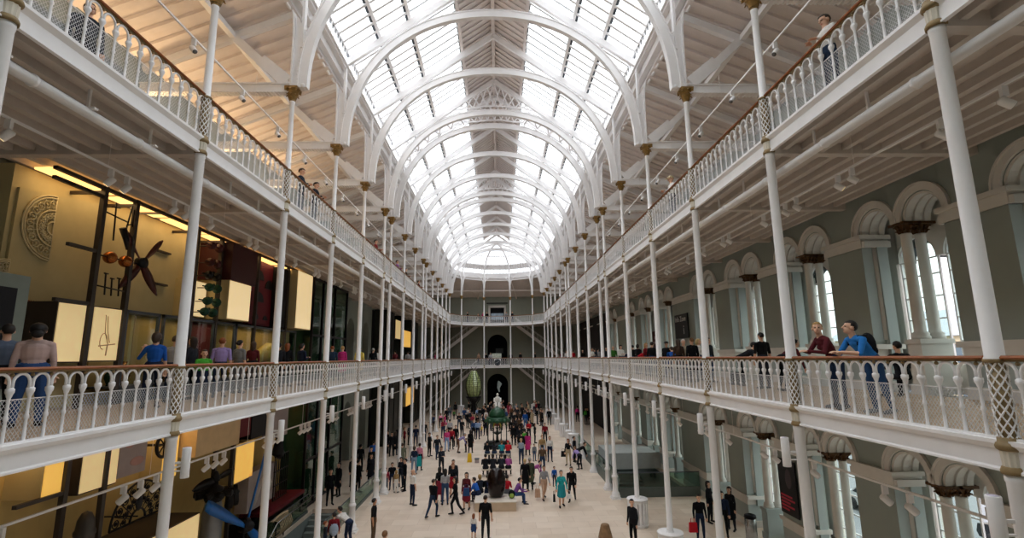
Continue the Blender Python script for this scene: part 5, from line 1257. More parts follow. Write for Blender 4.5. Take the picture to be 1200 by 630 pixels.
ON_LAP = [((-.14,-.35,-.9),(.2,-.95,-.1)),((.14,-.35,-.9),(-.2,-.95,-.1))]
HOLD = [((-.12,-.1,-1),(.45,-.85,.25)),((.12,-.1,-1),(-.45,-.85,.25))]
def get_fig(k):
    if k in FIG: return FIG[k]
    sex = k[0]; p = k[2:]; kw = dict(sex=sex)
    if p == 'stand': pass
    elif p == 'hold': kw.update(arms=HOLD, head=(0,.3))
    elif p == 'fold': kw.update(arms=[((-.2,.05,-1),(.85,-.5,.15)),((.2,.05,-1),(-.85,-.5,.25))])
    elif p == 'phone': kw.update(arms=[((-.16,.02,-1),(-.04,-.18,-1)),((.45,-.35,-.8),(-.25,-.45,.9))], head=(-.2,.1))
    elif p == 'hip': kw.update(arms=[((-.7,.25,-.75),(.7,-.45,-.55)),((.16,.02,-1),(.04,-.18,-1))])
    elif p == 'walk': kw.update(lean=.06, legs=STR, arms=[((-.14,.3,-1),(-.02,-.05,-1)),((.14,-.32,-1),(.0,-.6,-.8))])
    elif p == 'skirt': kw.update(skirt=.46, legs=[((-.03,-.12,-1),(0,.06,-1)),((.03,.08,-1),(.0,.2,-1))])
    elif p == 'skirtwalk': kw.update(skirt=.40, lean=.04, legs=[((-.03,-.25,-1),(0,.1,-1)),((.03,.15,-1),(.0,.35,-1))], arms=[((-.25,.1,-1),(-.1,-.25,-1)),((.25,-.1,-1),(.1,-.3,-1))])
    elif p == 'coat': kw.update(coat=.42)
    elif p == 'sit': kw.update(hz=.56, lean=.15, legs=SITL, arms=ON_LAP)
    elif p == 'sitbent': kw.update(hz=.56, lean=.5, legs=SITL, arms=ON_LAP)
    elif p == 'bend': kw.update(lean=1.05, hz=.88, off=(0,.25), arms=[((-.1,-.35,-1),(.1,-.4,-1)),((.1,-.35,-1),(-.1,-.4,-1))], legs=[((-.06,-.12,-1),(-.02,.2,-1)),((.06,-.12,-1),(.02,.2,-1))])
    elif p == 'lean': kw.update(lean=.62, hz=.9, off=(0,.3), arms=[((-.25,-.42,-.85),(.62,-.75,.12)),((.25,-.42,-.85),(-.62,-.75,.12))], head=(0,-.25), legs=[((-.06,-.02,-1),(-.02,.12,-1)),((.06,.1,-1),(.02,.25,-1))])
    elif p == 'leanl': kw.update(lean=.62, hz=.9, off=(0,.3), arms=[((-.25,-.42,-.85),(.62,-.75,.12)),((.25,-.42,-.85),(-.62,-.75,.12))], head=(-.3,-.2), legs=[((-.06,-.02,-1),(-.02,.12,-1)),((.06,.1,-1),(.02,.25,-1))])
    elif p == 'leanr': kw.update(lean=.5, hz=.9, off=(0,.24), arms=[((-.25,-.42,-.85),(.62,-.75,.12)),((.25,-.42,-.85),(-.62,-.75,.12))], head=(.95,-.1))
    elif p == 'child': kw.update(child=True)
    elif p == 'childskirt': kw.update(child=True, skirt=.3)
    elif p == 'turn': kw.update(head=(.9,0))
    FIG[k] = figure('person', **kw); return FIG[k]
# hair: caps that cover crown and nape and leave the face free
def hair_mesh(style):
    q = MB(); nu, nv = 22, 16; vs = []
    for i in range(nv+1):
        th = PI*i/nv
        for j in range(nu):
            ph = 2*PI*j/nu; d = V3(math.sin(th)*math.sin(ph), math.sin(th)*math.cos(ph), math.cos(th))     # y>0 is the back of the head
            r = V3(.077*d.x, .012+.098*d.y, .03+.096*d.z); low = {'short':-.35,'bob':-.75,'long':-.8,'pony':-.45,'bun':-.45,'lowbun':-.6,'crop':-.2,'cap':.15,'hat':.1}.get(style,-.35)
            front = d.y < -.25 and d.z < .52+.25*(abs(d.x) < .4)*0; side = abs(d.x) > .72 and d.z < -.05 and d.y < .35
            low -= .38*max(0, min(1, d.y*2.5))
            cover = (d.z > low or d.y > .75 and d.z > low-.2) and not front and not (side and style in ('short','crop','pony','bun','cap'))
            g = 1.13 if style not in ('crop','cap') else 1.07
            if style in ('bob','long','lowbun') : g = 1.2
            p = V3(r.x*g, .012+(r.y-.012)*g, .03+(r.z-.03)*g)+V3(0,0,.008*noise.noise(d*4)) if cover else V3(r.x*.8, .012+(r.y-.012)*.8, .03+(r.z-.03)*.8)
            if style in ('long','bob') and cover and d.z < 0: p.z = .03-(.03-p.z)*(2.6 if style == 'long' else 1.5); p.y += .01
            vs.append(p)
    fs = []
    for i in range(nv):
        for j in range(nu): fs.append((i*nu+j, (i+1)*nu+j, (i+1)*nu+(j+1)%nu, i*nu+(j+1)%nu))
    q.add(vs, fs, 0, True)
    if style == 'pony': q.tube([(0,.1,.05),(0,.15,.04),(0,.165,-.05),(0,.14,-.17)], [.02,.035,.035,.012], 8)
    if style == 'lowbun': q.ball((0,.14,-.06), .065, 8, 0, (1,.8,1.1))
    if style == 'bun': q.ball((0,.125,.02), .05, 8)
    if style == 'cap': q.lathe([(.085,.06),(.09,.09),(.07,.13),(.001,.14)], 16, (0,.012,0)); q.prism([(-.07,-.06),(.07,-.06),(.06,-.16),(0,-.18),(-.06,-.16)], XY, .062, .072)
    if style == 'hat': q.lathe([(.14,.07),(.14,.08),(.095,.085),(.09,.14),(.001,.155)], 16, (0,.012,0))
    return q.mesh('hair', WHITE)
HAIR = {}
def cloth(h, rough=.85): return mat('cloth_'+h, h, rough, var=.10, scale=9, spec=.2)
SK = {'l':'dcae92','m':'c48f6c','d':'6e4630'}
CNAME = {'101114':'black','1a1c22':'black','15171c':'black','23252c':'charcoal','2a2f3a':'dark navy','1c2740':'navy','26384f':'navy','2f4a78':'blue','1d55a8':'bright blue','2b66c4':'bright blue','3b78b8':'blue','2a8f9a':'teal','2aa3a8':'turquoise','35605e':'dark teal','a01f2c':'red','c3202e':'red','7d1a24':'dark red','5a1f26':'maroon','8a2a3c':'maroon','c4337e':'magenta','d0447e':'pink','d98aa0':'pale pink','b0589c':'purple pink','7b4a8e':'purple','a693cf':'lilac','9a8fc0':'lavender','e2dfdc':'white','f0efec':'white','d8d4cf':'off-white','c7bba6':'beige','b5a284':'tan','a3855c':'tan','c9a58c':'pinkish beige','7c7f84':'grey','9a9a9e':'grey','b4b4b8':'pale grey','5e6166':'dark grey','6b6f5c':'olive grey','4d5240':'olive','3e7a34':'green','4fae3c':'bright green','e2c83a':'yellow','e9d36a':'pale yellow','5b4634':'brown','43342a':'dark brown','6d4a36':'brown','2d4a72':'denim','33486a':'denim','24344e':'dark denim','5478a8':'light denim','8296ae':'light denim','9aa7b8':'bluish grey','8fa8cf':'light blue'}
HNAME = {'1a1412':'black','2a1d16':'dark brown','4a3120':'brown','7a5534':'light brown','b08a50':'blond','c9ad78':'blond','a8a49e':'grey','d0cdc8':'white','8a4a24':'auburn'}
PEOPLE = []
POSE = {'stand':'standing','hold':'standing, hands in front','fold':'standing, arms folded','phone':'standing, hand to face','hip':'standing, hand on hip','walk':'walking','skirt':'standing','skirtwalk':'walking','coat':'standing','sit':'sitting','sitbent':'sitting hunched','bend':'bending over','lean':'leaning on the railing','leanl':'leaning on the railing','leanr':'leaning on the railing','child':'standing','childskirt':'standing','turn':'standing, head turned'}
def person(pos, fig, rz, top, bot, hs, hc, zone, sc=1.0, skin='l', sleeve=True, calf=True, shoe='1a1412', label=None, top_item='top', bot_item='trousers', group=None, bw=1.1):
    if pos[2] == Z1 and pos[0] < -7 and sc == 1: rz = -rz
    me, H = get_fig(fig)
    o = bpy.data.objects.new('person', me); COL.objects.link(o); o.location = pos; o.rotation_euler = (0,0,math.radians(rz)); o.scale = (sc*bw,sc*bw,sc)
    sk = mat('skin_'+skin, SK[skin], .55, var=.05, scale=12); T_, B_ = cloth(top), cloth(bot)
    ms = [sk, T_, B_, cloth(shoe,.5), mat('eye_dark','2a1c18',.4), mat('lips','a8615a',.5), T_ if sleeve else sk, B_ if calf else sk]
    for i, m in enumerate(ms): o.material_slots[i].link = 'OBJECT'; o.material_slots[i].material = m
    if hs != 'bald':
        if hs not in HAIR: HAIR[hs] = hair_mesh(hs)
        h = bpy.data.objects.new({'cap':'cap','hat':'hat'}.get(hs,'hair'), HAIR[hs]); COL.objects.link(h); h.parent = o; h.matrix_local = H
        h.material_slots[0].link = 'OBJECT'; h.material_slots[0].material = mat('hair_'+hc, hc, .6, var=.25, scale=30)
    if 'skirt' in fig and bot_item == 'trousers': bot_item = 'skirt'
    kid = sc < .8
    if not label:
        hd = 'bald' if hs == 'bald' else ('in a cap' if hs == 'cap' else 'in a hat' if hs == 'hat' else HNAME.get(hc,'dark')+'-haired')
        who = 'child' if kid else 'person'
        pre = ('%s %s' % (hd, who)) if not hd.startswith('in') else '%s %s,' % (who, hd)
        label = '%s in %s %s and %s %s, %s %s' % (pre, CNAME.get(top,'dark'), top_item, CNAME.get(bot,'dark'), bot_item, POSE[fig[2:]], zone)
    tag(o, label, 'person', group); PEOPLE.append(o); return o
def FL(x, y): p = at_z(x, y, 0); return (p.x, p.y, 0)
# ---- hall floor, nearest first (foot points read off the photograph's plan)
K = 'e'
person(FL(437,637),'m_turn',90,'101114','5b4634','crop','1a1412','by the left columns',sleeve=False,label='person in black T-shirt and brown patterned trousers at the lower left, head turned',skin='m')
hp = at_z(451,627,1.62); person((hp.x,hp.y,0),'f_stand',170,'7d1a24','24344e','short','7a5534','',label='brown-haired person cut off by the bottom edge, beside the man in black T-shirt')
person(FL(451.4,576.5),'m_child',20,'8a2a3c','24344e','short','1a1412','near the left column',.74,label='boy in maroon top and dark jeans standing next to the left column')
person(FL(459,573.5),'m_child',10,'15171c','1c2740','short','1a1412','',.84,label='boy in black printed T-shirt facing the camera, beside the boy in maroon',sleeve=False)
person(FL(464,577),'f_child',175,'a3855c','e2dfdc','bob','b08a50','',.68,label='small blond child in tan top and white trousers seen from behind')
person(FL(474,575),'m_stand',-70,'101114','1a1c22','short','1a1412','',label='tall person all in black standing right of the small blond child')
person(FL(469.5,571),'f_hold',-30,'23252c','2a2f3a','long','1a1412','',label='dark-haired person in charcoal half hidden behind the tall person in black',sc=.97)
person(FL(470.7,551),'m_coat',185,'6b6f5c','5b4634','short','4a3120','',label='person in olive grey jacket seen from behind, between the left columns')
person(FL(483,592),'m_phone',130,'f0efec','1c2740','bald','','',label='bald person in white T-shirt and dark jeans, alone on the left of the floor',sleeve=False)
person(FL(507,606),'m_walk',150,'15171c','24344e','crop','43342a','',label='person in black jacket and dark jeans walking away, left of the grey cardigan')
person(FL(521.4,591.5),'f_hold',-170,'b4b4b8','33486a','long','1a1412','',label='long-haired person in pale grey cardigan and jeans')
person(FL(515,588),'f_skirt',160,'15171c','8a2a3c','long','1a1412','',label='person in black top and red patterned skirt behind the grey cardigan')
person(FL(534,603),'f_walk',-80,'101114','15171c','long','1a1412','',label='long-haired person all in black striding past the maroon coat')
person(FL(546.5,597),'f_skirt',-20,'5a1f26','8a2a3c','long','2a1d16','',label='person in maroon coat and dark tights with a blue bag, near the plinth',calf=False)
person(FL(530.5,582),'f_skirtwalk',10,'1a1c22','a01f2c','long','8a4a24','',label='person in bright red dress and open black jacket',calf=False)
person(FL(531,577),'m_stand',0,'23252c','24344e','short','2a1d16','',label='person in charcoal jacket close behind the bright red dress')
person(FL(517,556),'f_hold',30,'2a2f3a','23252c','long','2a1d16','',label='long-haired person in navy behind the black top and red skirt')
person(FL(569,633),'m_stand',170,'101114','15171c','crop','2a1d16','',label='person in black T-shirt and trousers from behind, holding a girl\'s hand',sleeve=False)
person(FL(555,631.5),'f_childskirt',160,'e2dfdc','2f4a78','long','8a4a24','',.56,label='little girl in white top and blue skirt at the bottom centre',calf=False)
def SEAT(x, y, z): p = at_z(x, y, z); return (p.x, p.y, 0)
person((-.92,21.55,-.02),'f_sitbent',-120,'2b66c4','1c2740','short','2a1d16','',label='person in bright blue jacket sitting on the left side of the plinth')
person((-.85,21.95,-.02),'f_sit',-160,'2a2f3a','23252c','bob','b08a50','',label='blond person in navy sitting behind the bright blue jacket')
person((-.45,21.9,-.02),'m_sit',180,'15171c','1c2740','short','1a1412','',label='dark-haired person in black sitting left of the vessel on the plinth')
person((.55,21.75,-.02),'f_sit',170,'c3202e','5e6166','short','1a1412','',label='person in bright red top sitting right behind the vessel')
person((.95,21.35,-.02),'m_sitbent',100,'7b4a8e','2f4a78','short','1a1412','',label='person in purple top and blue jeans sitting on the right end of the plinth')
person(FL(615.7,575.7),'m_coat',165,'101114','15171c','short','c9ad78','',label='fair-haired person in long black coat, left of an older pair')
person(FL(621.4,574),'m_coat',190,'4d5240','23252c','short','a8a49e','',label='grey-haired person in olive coat beside the long black coat')
person(FL(629,567),'f_bend',70,'b0589c','15171c','short','2a1d16','',label='person in purple pink top stooping behind the grey suit',sc=.9)
person(FL(638,585),'f_walk',15,'9a9a9e','c9a58c','short','2a1d16','',label='person in grey suit jacket, white blouse and beige trousers walking')
person(FL(650,569.5),'m_child',20,'1d55a8','1c2740','short','43342a','',.62,label='small boy in bright blue top left of the turquoise suit')
person(FL(658.5,593.6),'f_skirtwalk',5,'2aa3a8','2a8f9a','short','43342a','',label='person in turquoise skirt suit walking towards the camera',calf=False,shoe='101114')
person(FL(670.7,587),'m_walk',-15,'101114','15171c','short','1a1412','',label='person in black with a black rucksack walking beside the turquoise suit')
person(FL(743,640),'m_turn',-60,'15171c','101114','short','1a1412','',label='person in black suit and white shirt in front of the radiator')
person(FL(822,633),'m_stand',0,'101114','1c2740','short','1a1412','',label='person in black jacket carrying a red bag at the right')
person(FL(833,612),'f_stand',40,'23252c','15171c','long','1a1412','',label='dark figure half hidden by the column near the red bag')
person(FL(849,628),'m_stand',-30,'1c2740','101114','short','1a1412','',label='person in dark navy coat right of the column by the bin')
person(FL(858,621),'f_coat',-50,'15171c','23252c','long','1a1412','',label='person in long black coat behind the dark navy coat')
person(FL(402,640),'m_bend',-115,'d8d4cf','1c2740','short','1a1412','',label='person in off-white hooded jacket leaning over two children at the lower left')
person(FL(390,645),'m_child',-160,'7d1a24','1a1c22','short','1a1412','',.80,label='child in dark red jacket with a pale backpack')
person(FL(380,648),'f_child',120,'2a2f3a','24344e','short','8a4a24','',.66,label='smaller child in navy left of the dark red jacket')
person(FL(437,547),'m_stand',180,'2b66c4','1a1c22','short','1a1412','',label='person in bright blue polo shirt under the left gallery')
person(FL(437.5,567),'f_child',160,'b0589c','24344e','long','2a1d16','',.8,label='girl in purple pink jacket half hidden by the left column')
person(FL(485,555.7),'f_stand',185,'1c2740','8296ae','bob','43342a','',label='person in navy top and pale jeans carrying a turquoise bag')
person(FL(491.4,551),'f_stand',170,'d98aa0','15171c','short','2a1d16','',label='person in pale pink striped top, right of the turquoise bag')
person(FL(503,534.5),'f_hold',60,'15171c','101114','short','1a1412','',label='person in black reading a sheet of paper by the left columns')
person(FL(512,537.5),'m_walk',30,'23252c','24344e','short','43342a','',label='person in charcoal walking right of the paper reader')
person(FL(523.6,528.5),'f_stand',10,'d0447e','8fa8cf','long','2a1d16','',label='person in pink top and light blue jeans')
person(FL(529,526.5),'m_stand',170,'a01f2c','1a1c22','short','43342a','',label='person in red jacket next to the pink top')
person(FL(534,523),'m_stand',-20,'101114','15171c','short','1a1412','',label='tall person in black right of the red jacket')
person(FL(538,503.6),'m_fold',0,'23252c','24344e','crop','43342a','',label='person in charcoal T-shirt with folded arms facing the camera')
person(FL(541,530),'m_bend',95,'9a8fc0','6d4a36','short','a8a49e','',label='person in lavender shirt and brown trousers bending to the right')
person(FL(546,529.5),'m_child',-60,'101114','1a1c22','short','1a1412','',.6,label='small child in black in front of the bending lavender shirt')
person(FL(551.4,530.5),'f_coat',175,'101114','15171c','long','1a1412','',label='person in long black coat left of the fountain')
person(FL(541.4,513),'m_hold',40,'1a1c22','23252c','short','43342a','',label='person in black jacket behind the lavender shirt')
person(FL(555,514.5),'f_stand',20,'2f4a78','15171c','short','8a4a24','',label='person in blue top beside the light blue shirt')
person(FL(560,514.5),'m_stand',170,'8fa8cf','1c2740','short','4a3120','',label='person in light blue shirt left of the fountain')
person(FL(564,510.5),'m_child',-40,'e2c83a','24344e','short','43342a','',.6,label='small child in yellow top left of the fountain')
person(FL(569,510),'f_stand',-10,'15171c','1a1c22','long','1a1412','',label='person in black close to the fountain post')
person((-4.15,58.45,0),'m_sit',0,'2f4a78','24344e','short','43342a','',label='person in blue sitting at the foot of the lighthouse lens')
person((-3.65,58.45,0),'f_sit',10,'e2dfdc','24344e','short','4a3120','',label='person in white sitting at the foot of the lighthouse lens')
person((-2.45,58.45,0),'m_sit',-10,'8fa8cf','23252c','short','1a1412','',label='person in light blue sitting at the right foot of the lighthouse lens')
for x, top, hs, hc, lab in ((-.72,'15171c','short','1a1412','person in black at the left end of the front bench'),(-.25,'23252c','bob','1a1412','second person from the left on the front bench, in charcoal'),(.3,'2a2f3a','short','43342a','third person from the left on the front bench, in navy'),(.74,'b0589c','short','a8a49e','person in purple pink at the right end of the front bench')): person((x,27.55,0),'m_sit' if x != .74 else 'f_sit',180,top,'1a1c22',hs,hc,'',label=lab)
for x, top, hs, hc, lab in ((-.72,'1a1c22','short','1a1412','person in black at the left end of the rear bench'),(-.2,'23252c','long','1a1412','person in charcoal in the middle of the rear bench'),(.35,'2a8f9a','short','7a5534','person in teal on the rear bench'),(.82,'c3202e','cap','c3202e','person in red with a red cap at the right end of the rear bench')): person((x,32.75,0),'m_sit',180,top,'24344e',hs,hc,'',label=lab)
person(FL(611,544),'f_hold',150,'9aa7b8','24344e','short','c9ad78','',label='fair-haired person in bluish grey top behind the long black coat')
person(FL(636,554),'m_stand',185,'5b4634','24344e','short','1a1412','',label='person in brown jacket from behind, below the tan jacket')
person(FL(635.7,539),'m_stand',15,'a3855c','8296ae','short','8a4a24','',label='person in tan jacket and pale jeans facing the camera')
person(FL(644.7,540.7),'f_stand',0,'e2dfdc','1c2740','bob','7a5534','',label='person in white hooded top and navy jeans')
person(FL(626.4,540),'m_child',30,'7c7f84','33486a','short','43342a','',.68,label='child in grey top left of the tan jacket')
person(FL(639,520),'m_stand',0,'7d1a24','1a1c22','short','1a1412','',label='person in dark red jacket behind the tan jacket')
person(FL(627,519),'f_stand',90,'101114','101114','long','1a1412','',label='slim person all in black left of the dark red jacket',sc=.95)
person(FL(620,516),'f_hold',-20,'c3202e','1a1c22','short','2a1d16','',label='person in red jacket holding something white')
person(FL(615.7,502),'m_stand',170,'1d55a8','5478a8','short','43342a','',label='person in bright blue jacket right of the queue')
person(FL(623,499),'f_stand',-30,'101114','24344e','long','1a1412','',label='person in black right of the bright blue jacket')
person(FL(643.6,497.5),'m_stand',5,'15171c','101114','short','4a3120','',label='person in dark suit and white shirt near the far radiators')
person(FL(631.4,486),'m_stand',0,'1a1c22','15171c','short','1a1412','',label='person in black standing in front of the far radiator')
person(FL(618.6,533.5),'f_coat',170,'c4337e','1a1c22','long','2a1d16','',label='person in magenta coat beside the queue')
person(FL(614.5,530),'m_stand',180,'4fae3c','1a1c22','short','1a1412','',label='person in bright green top next to the magenta coat')
person(FL(611.2,534),'m_coat',175,'101114','15171c','short','1a1412','',label='tall person in black coat left of the magenta coat')
person(FL(666.4,545),'f_phone',-25,'15171c','b5a284','long','8a4a24','',label='person in black top and tan trousers with a black bag')
person(FL(677,549),'f_bend',-150,'a693cf','1a1c22','short','7a5534','',label='person in lilac top leaning towards the stairwell',sc=.95)
person(FL(682,544),'m_bend',75,'101114','15171c','short','4a3120','',label='person in black leaning on the stairwell glass')
person(FL(673.5,541),'m_stand',60,'23252c','1a1c22','short','1a1412','',label='person in charcoal behind the lilac top')
person(FL(677,494),'f_stand',170,'c4337e','1a1c22','short','1a1412','',label='person in magenta top under the right gallery')
person(FL(687,497),'m_stand',20,'4fae3c','1a1c22','short','1a1412','',label='person in bright green top under the right gallery')
person(FL(689,497),'f_stand',-40,'101114','15171c','long','1a1412','',label='person in black next to the bright green top under the right gallery')
# queue beside the fountain
Q = [(602,521.5,'101114','m_stand'),(606,519,'15171c','f_coat'),(609,524.5,'1a1c22','m_coat'),(604.5,511,'23252c','f_stand'),(608.5,510,'5b4634','m_stand'),(601,513.5,'101114','m_coat'),(611.5,515,'15171c','f_stand'),(604,503,'1a1c22','m_stand'),(609,501.5,'43342a','f_stand'),(599.5,494,'6d4a36','m_stand'),(606,495,'2a2f3a','m_stand'),(613,523,'15171c','m_stand')]
for i, (x, y, c, fg) in enumerate(Q):
    person(FL(x,y),fg,(170,150,190,60,-150,175,120,10,200,30,-60,180)[i],c,('101114','15171c','1a1c22')[i%3],('short','long','short','bob')[i%4],('1a1412','2a1d16','4a3120')[i%3],'',label='%s figure of the dark queue right of the fountain, in %s' % (('front left-hand','front middle','front right-hand','inner left','inner right','outer left','inner far right','rear left','rear right','rearmost left','rearmost right','front far right')[i], CNAME[c]))
# groups between the left columns
Lg = [(458.5,534,'15171c','m_stand'),(463,533,'1a1c22','f_coat'),(454,531,'101114','m_coat'),(473.6,526,'7d1a24','f_stand'),(487,523,'1c2740','m_stand'),(480,521,'2a2f3a','f_stand'),(467,524,'101114','m_stand'),(497,517,'15171c','m_stand'),(509,505.5,'2f4a78','m_stand'),(505,509,'23252c','f_hold'),(521,505,'d0447e','f_stand'),(516.5,501,'d98aa0','f_bend'),(523,496,'101114','m_coat'),(527,491.5,'5e6166','m_stand'),(532,491.5,'3e7a34','m_child'),(533.5,487,'15171c','f_stand'),(549.5,486.5,'101114','m_stand'),(516,487,'7d1a24','f_stand'),(527,514,'b4b4b8','m_stand'),(519,513,'8a2a3c','f_hold')]
for i, (x, y, c, fg) in enumerate(Lg):
    pl = 'between the left columns' if x < 500 else 'far left of the floor'
    person(FL(x,y),fg,(20,160,-60,100,-170,40,0)[i%7],c,('1a1c22','24344e','101114')[i%3],('short','long','short','bob')[i%4],('1a1412','43342a','2a1d16','7a5534')[i%4],'',.65 if 'child' in fg else 1,label='%s in %s %s, %s' % ('child' if 'child' in fg else 'person', CNAME[c], {'m_coat':'long coat','f_coat':'long coat'}.get(fg,'top'), pl+', '+('leftmost of the dark trio','middle of the dark trio','behind the dark trio','beside the fifth column','right of the dark red top','behind the dark red top','deep under the gallery','left of the paper reader','behind the paper reader','farther behind the paper reader','above the pink top and jeans','stooping over a pushchair','beside the pushchair','left of the far radiator','by the far radiator','in front of the far radiator','right of the far radiator','under the far left gallery','behind the red jacket','nearer the red jacket')[i]))
# dim figures by the left stairwell glass
for i, (X, Y, c, lab) in enumerate(((-8.7,21.9,'101114','nearest'),(-7.7,22.6,'15171c','second nearest'),(-8.8,23.6,'1a1c22','before the lift doors'),(-7.9,24.3,'101114','middle of the group'),(-8.6,25.6,'15171c','right of the lift doors'),(-7.6,26.0,'23252c','at the end of the glass'),(-9.0,27.3,'1a1c22','by the first wall arch'),(-8.2,28.4,'101114','between arch and column'),(-9.2,29.6,'15171c','under the wall arches'))):
    person((X,Y,0),('m_stand','f_coat','m_coat','f_stand')[i%4],(30,80,-40,140,60,0,100,-20,170)[i],c,'101114','short','1a1412','',label='dark figure behind the long left glass balustrade, %s' % lab)
# far crowd in front of the statue
rr = random.Random(11); FC = ['101114','15171c','1a1c22','23252c','2a2f3a','43342a','7d1a24','2f4a78','5e6166','8a2a3c','b5a284','e2dfdc','1c2740','d98aa0']
WHERE = ['left of the statue','right of the statue','far right of the statue','before the end archway']
n = 0; used = []
while n < 54:
    x = rr.uniform(-3.2, 5.2); y = rr.uniform(46, 64)
    if abs(x) < .9 and 50.5 < y < 53.5 or x < -1.6 and y > 56.5 or x > 2.2 and y < 50: continue
    if any((x-a)**2+(y-b)**2 < .45 for a, b in used): continue
    used.append((x, y)); c = FC[n % len(FC)] if n % 3 else '101114'; row = sum(1 for a, b in used if b < y)
    w = 0 if x < -.9 else 1 if x < 2.2 else 2
    px = 'distant figure in %s %s %s' % (CNAME[c], ('coat','top','jacket','shirt','jumper')[n % 5], WHERE[w])
    lab = px+(', %s row of crowd' % ORD[min(14,int((y-46)/1.2))])
    if any(q['label'] == lab for q in PEOPLE): used.pop(); continue
    person((x,y,0),('m_stand','f_stand','m_coat','f_hold','m_hip')[n%5],rr.uniform(-180,180),c,('101114','24344e','1a1c22','5e6166')[n%4],('short','long','bob','short')[n%4],('1a1412','43342a','7a5534','2a1d16','a8a49e')[n%5],'',label=lab, group='distant crowd by the statue'); n += 1
# ---- first-floor gallery
G = Z1
def at_gal(x, X, z=G): p = at_x(x, 421, X); return (X, p.y, z)
p = at_z(28,501,G); person((p.x,p.y,G),'f_stand',140,'c0a6a0','2f4a78','lowbun','1a1412','',bw=1.32,label='person with dark hair tied back, pinkish beige top and blue jeans, by the text panel')
person(at_gal(4,-8.5),'m_stand',130,'5e6a7e','1a1c22','short','1a1412','',label='person in slate grey jumper at the left edge of the photo')
person(at_gal(181,-8.0),'f_phone',150,'1d55a8','1c2740','bob','43342a','',label='person in bright blue top raising a hand to the face, before the glass cases',sleeve=False)
person(at_gal(204,-8.6),'m_stand',175,'9a9a9e','24344e','crop','43342a','',label='person in grey T-shirt partly hidden by the first left column',sleeve=False)
person(at_gal(224,-8.7),'f_stand',100,'23252c','1a1c22','long','2a1d16','',label='long-haired person in charcoal right of the first left column')
person(at_gal(239,-7.9),'m_child',40,'4fae3c','1c2740','short','43342a','',.78,label='boy in bright green hooded top on the left gallery')
person(at_gal(259,-8.2),'m_stand',160,'a693cf','24344e','short','8a4a24','',label='person in lilac shirt seen from behind at the glass cases',sleeve=False)
person(at_gal(280,-8.6),'f_stand',190,'7c7f84','5e6166','bun','1a1412','',label='person in grey top with shoulder strap, right of the lilac shirt',sleeve=False)
person(at_gal(296,-9.0),'f_stand',170,'5a1f26','1a1c22','long','43342a','',label='person in maroon before the long glass case')
person(at_gal(326,-8.8),'m_stand',150,'23252c','15171c','short','1a1412','',label='person in charcoal just right of the second left column')
person(at_gal(336,-8.6),'f_coat',175,'15171c','101114','long','8a4a24','',label='auburn-haired person in black at the far end of the glass cases')
person(at_gal(353,-8.3),'m_hold',-150,'1c2740','23252c','bob','1a1412','',label='person in navy with a pale badge near the lift')
person(at_gal(389,-8.4),'m_stand',165,'26384f','1a1c22','crop','8a4a24','',label='person in dark navy jacket left of the magenta jacket')
person(at_gal(401,-8.0),'f_coat',180,'c4337e','1a1c22','short','b08a50','',label='fair-haired person in magenta jacket on the left gallery')
person(at_gal(421,-7.9),'m_coat',175,'e9d36a','43342a','short','4a3120','',label='person in pale yellow jacket partly behind a left gallery column')
person(at_gal(437,-8.0),'m_stand',185,'15171c','1a1c22','short','a8a49e','',label='grey-haired person in black right of the pale yellow jacket')
person(at_gal(443,-8.3),'f_stand',160,'f0efec','24344e','bob','43342a','',label='person in white beside the grey-haired person in black')
person(at_gal(463,-8.5),'f_stand',150,'5a1f26','1a1c22','short','2a1d16','',label='person in maroon far along the left gallery')
person(at_gal(478,-8.6),'m_stand',160,'b4b4b8','1a1c22','short','1a1412','',label='person in pale grey far along the left gallery')
person(at_gal(510,-8.2),'f_stand',90,'d0447e','1a1c22','long','43342a','',label='person in pink at the far end of the left gallery')
person((HW+.33,at_x(962,421,HW+.3).y,G),'f_leanr',-90,'5a1f26','24344e','short','b08a50','',label='fair-haired person in maroon jumper leaning on the right railing, turned to the blue polo')
person((HW+.33,at_x(1000,421,HW+.3).y,G),'m_leanl',-90,'2b78c4','2d4a72','short','1a1412','',label='person in bright blue polo shirt and jeans leaning on the right railing',sleeve=False,shoe='7c7f84')
person(at_gal(894,8.6),'m_stand',185,'101114','2a2f3a','crop','1a1412','',label='person in black printed T-shirt seen from behind at the right gallery',sleeve=False)
person(at_gal(925,8.8),'f_bend',100,'5a1f26','1a1c22','short','1a1412','',label='person in maroon bending over a bag behind the right column')
person(at_gal(876,8.9),'m_bend',60,'23252c','1a1c22','short','1a1412','',label='person in charcoal stooping left of the black printed T-shirt')
person(at_gal(1056,9.9),'m_sit',170,'15171c','1a1c22','short','1a1412','',label='dark-haired person sitting beside the pale pedestal by the window')
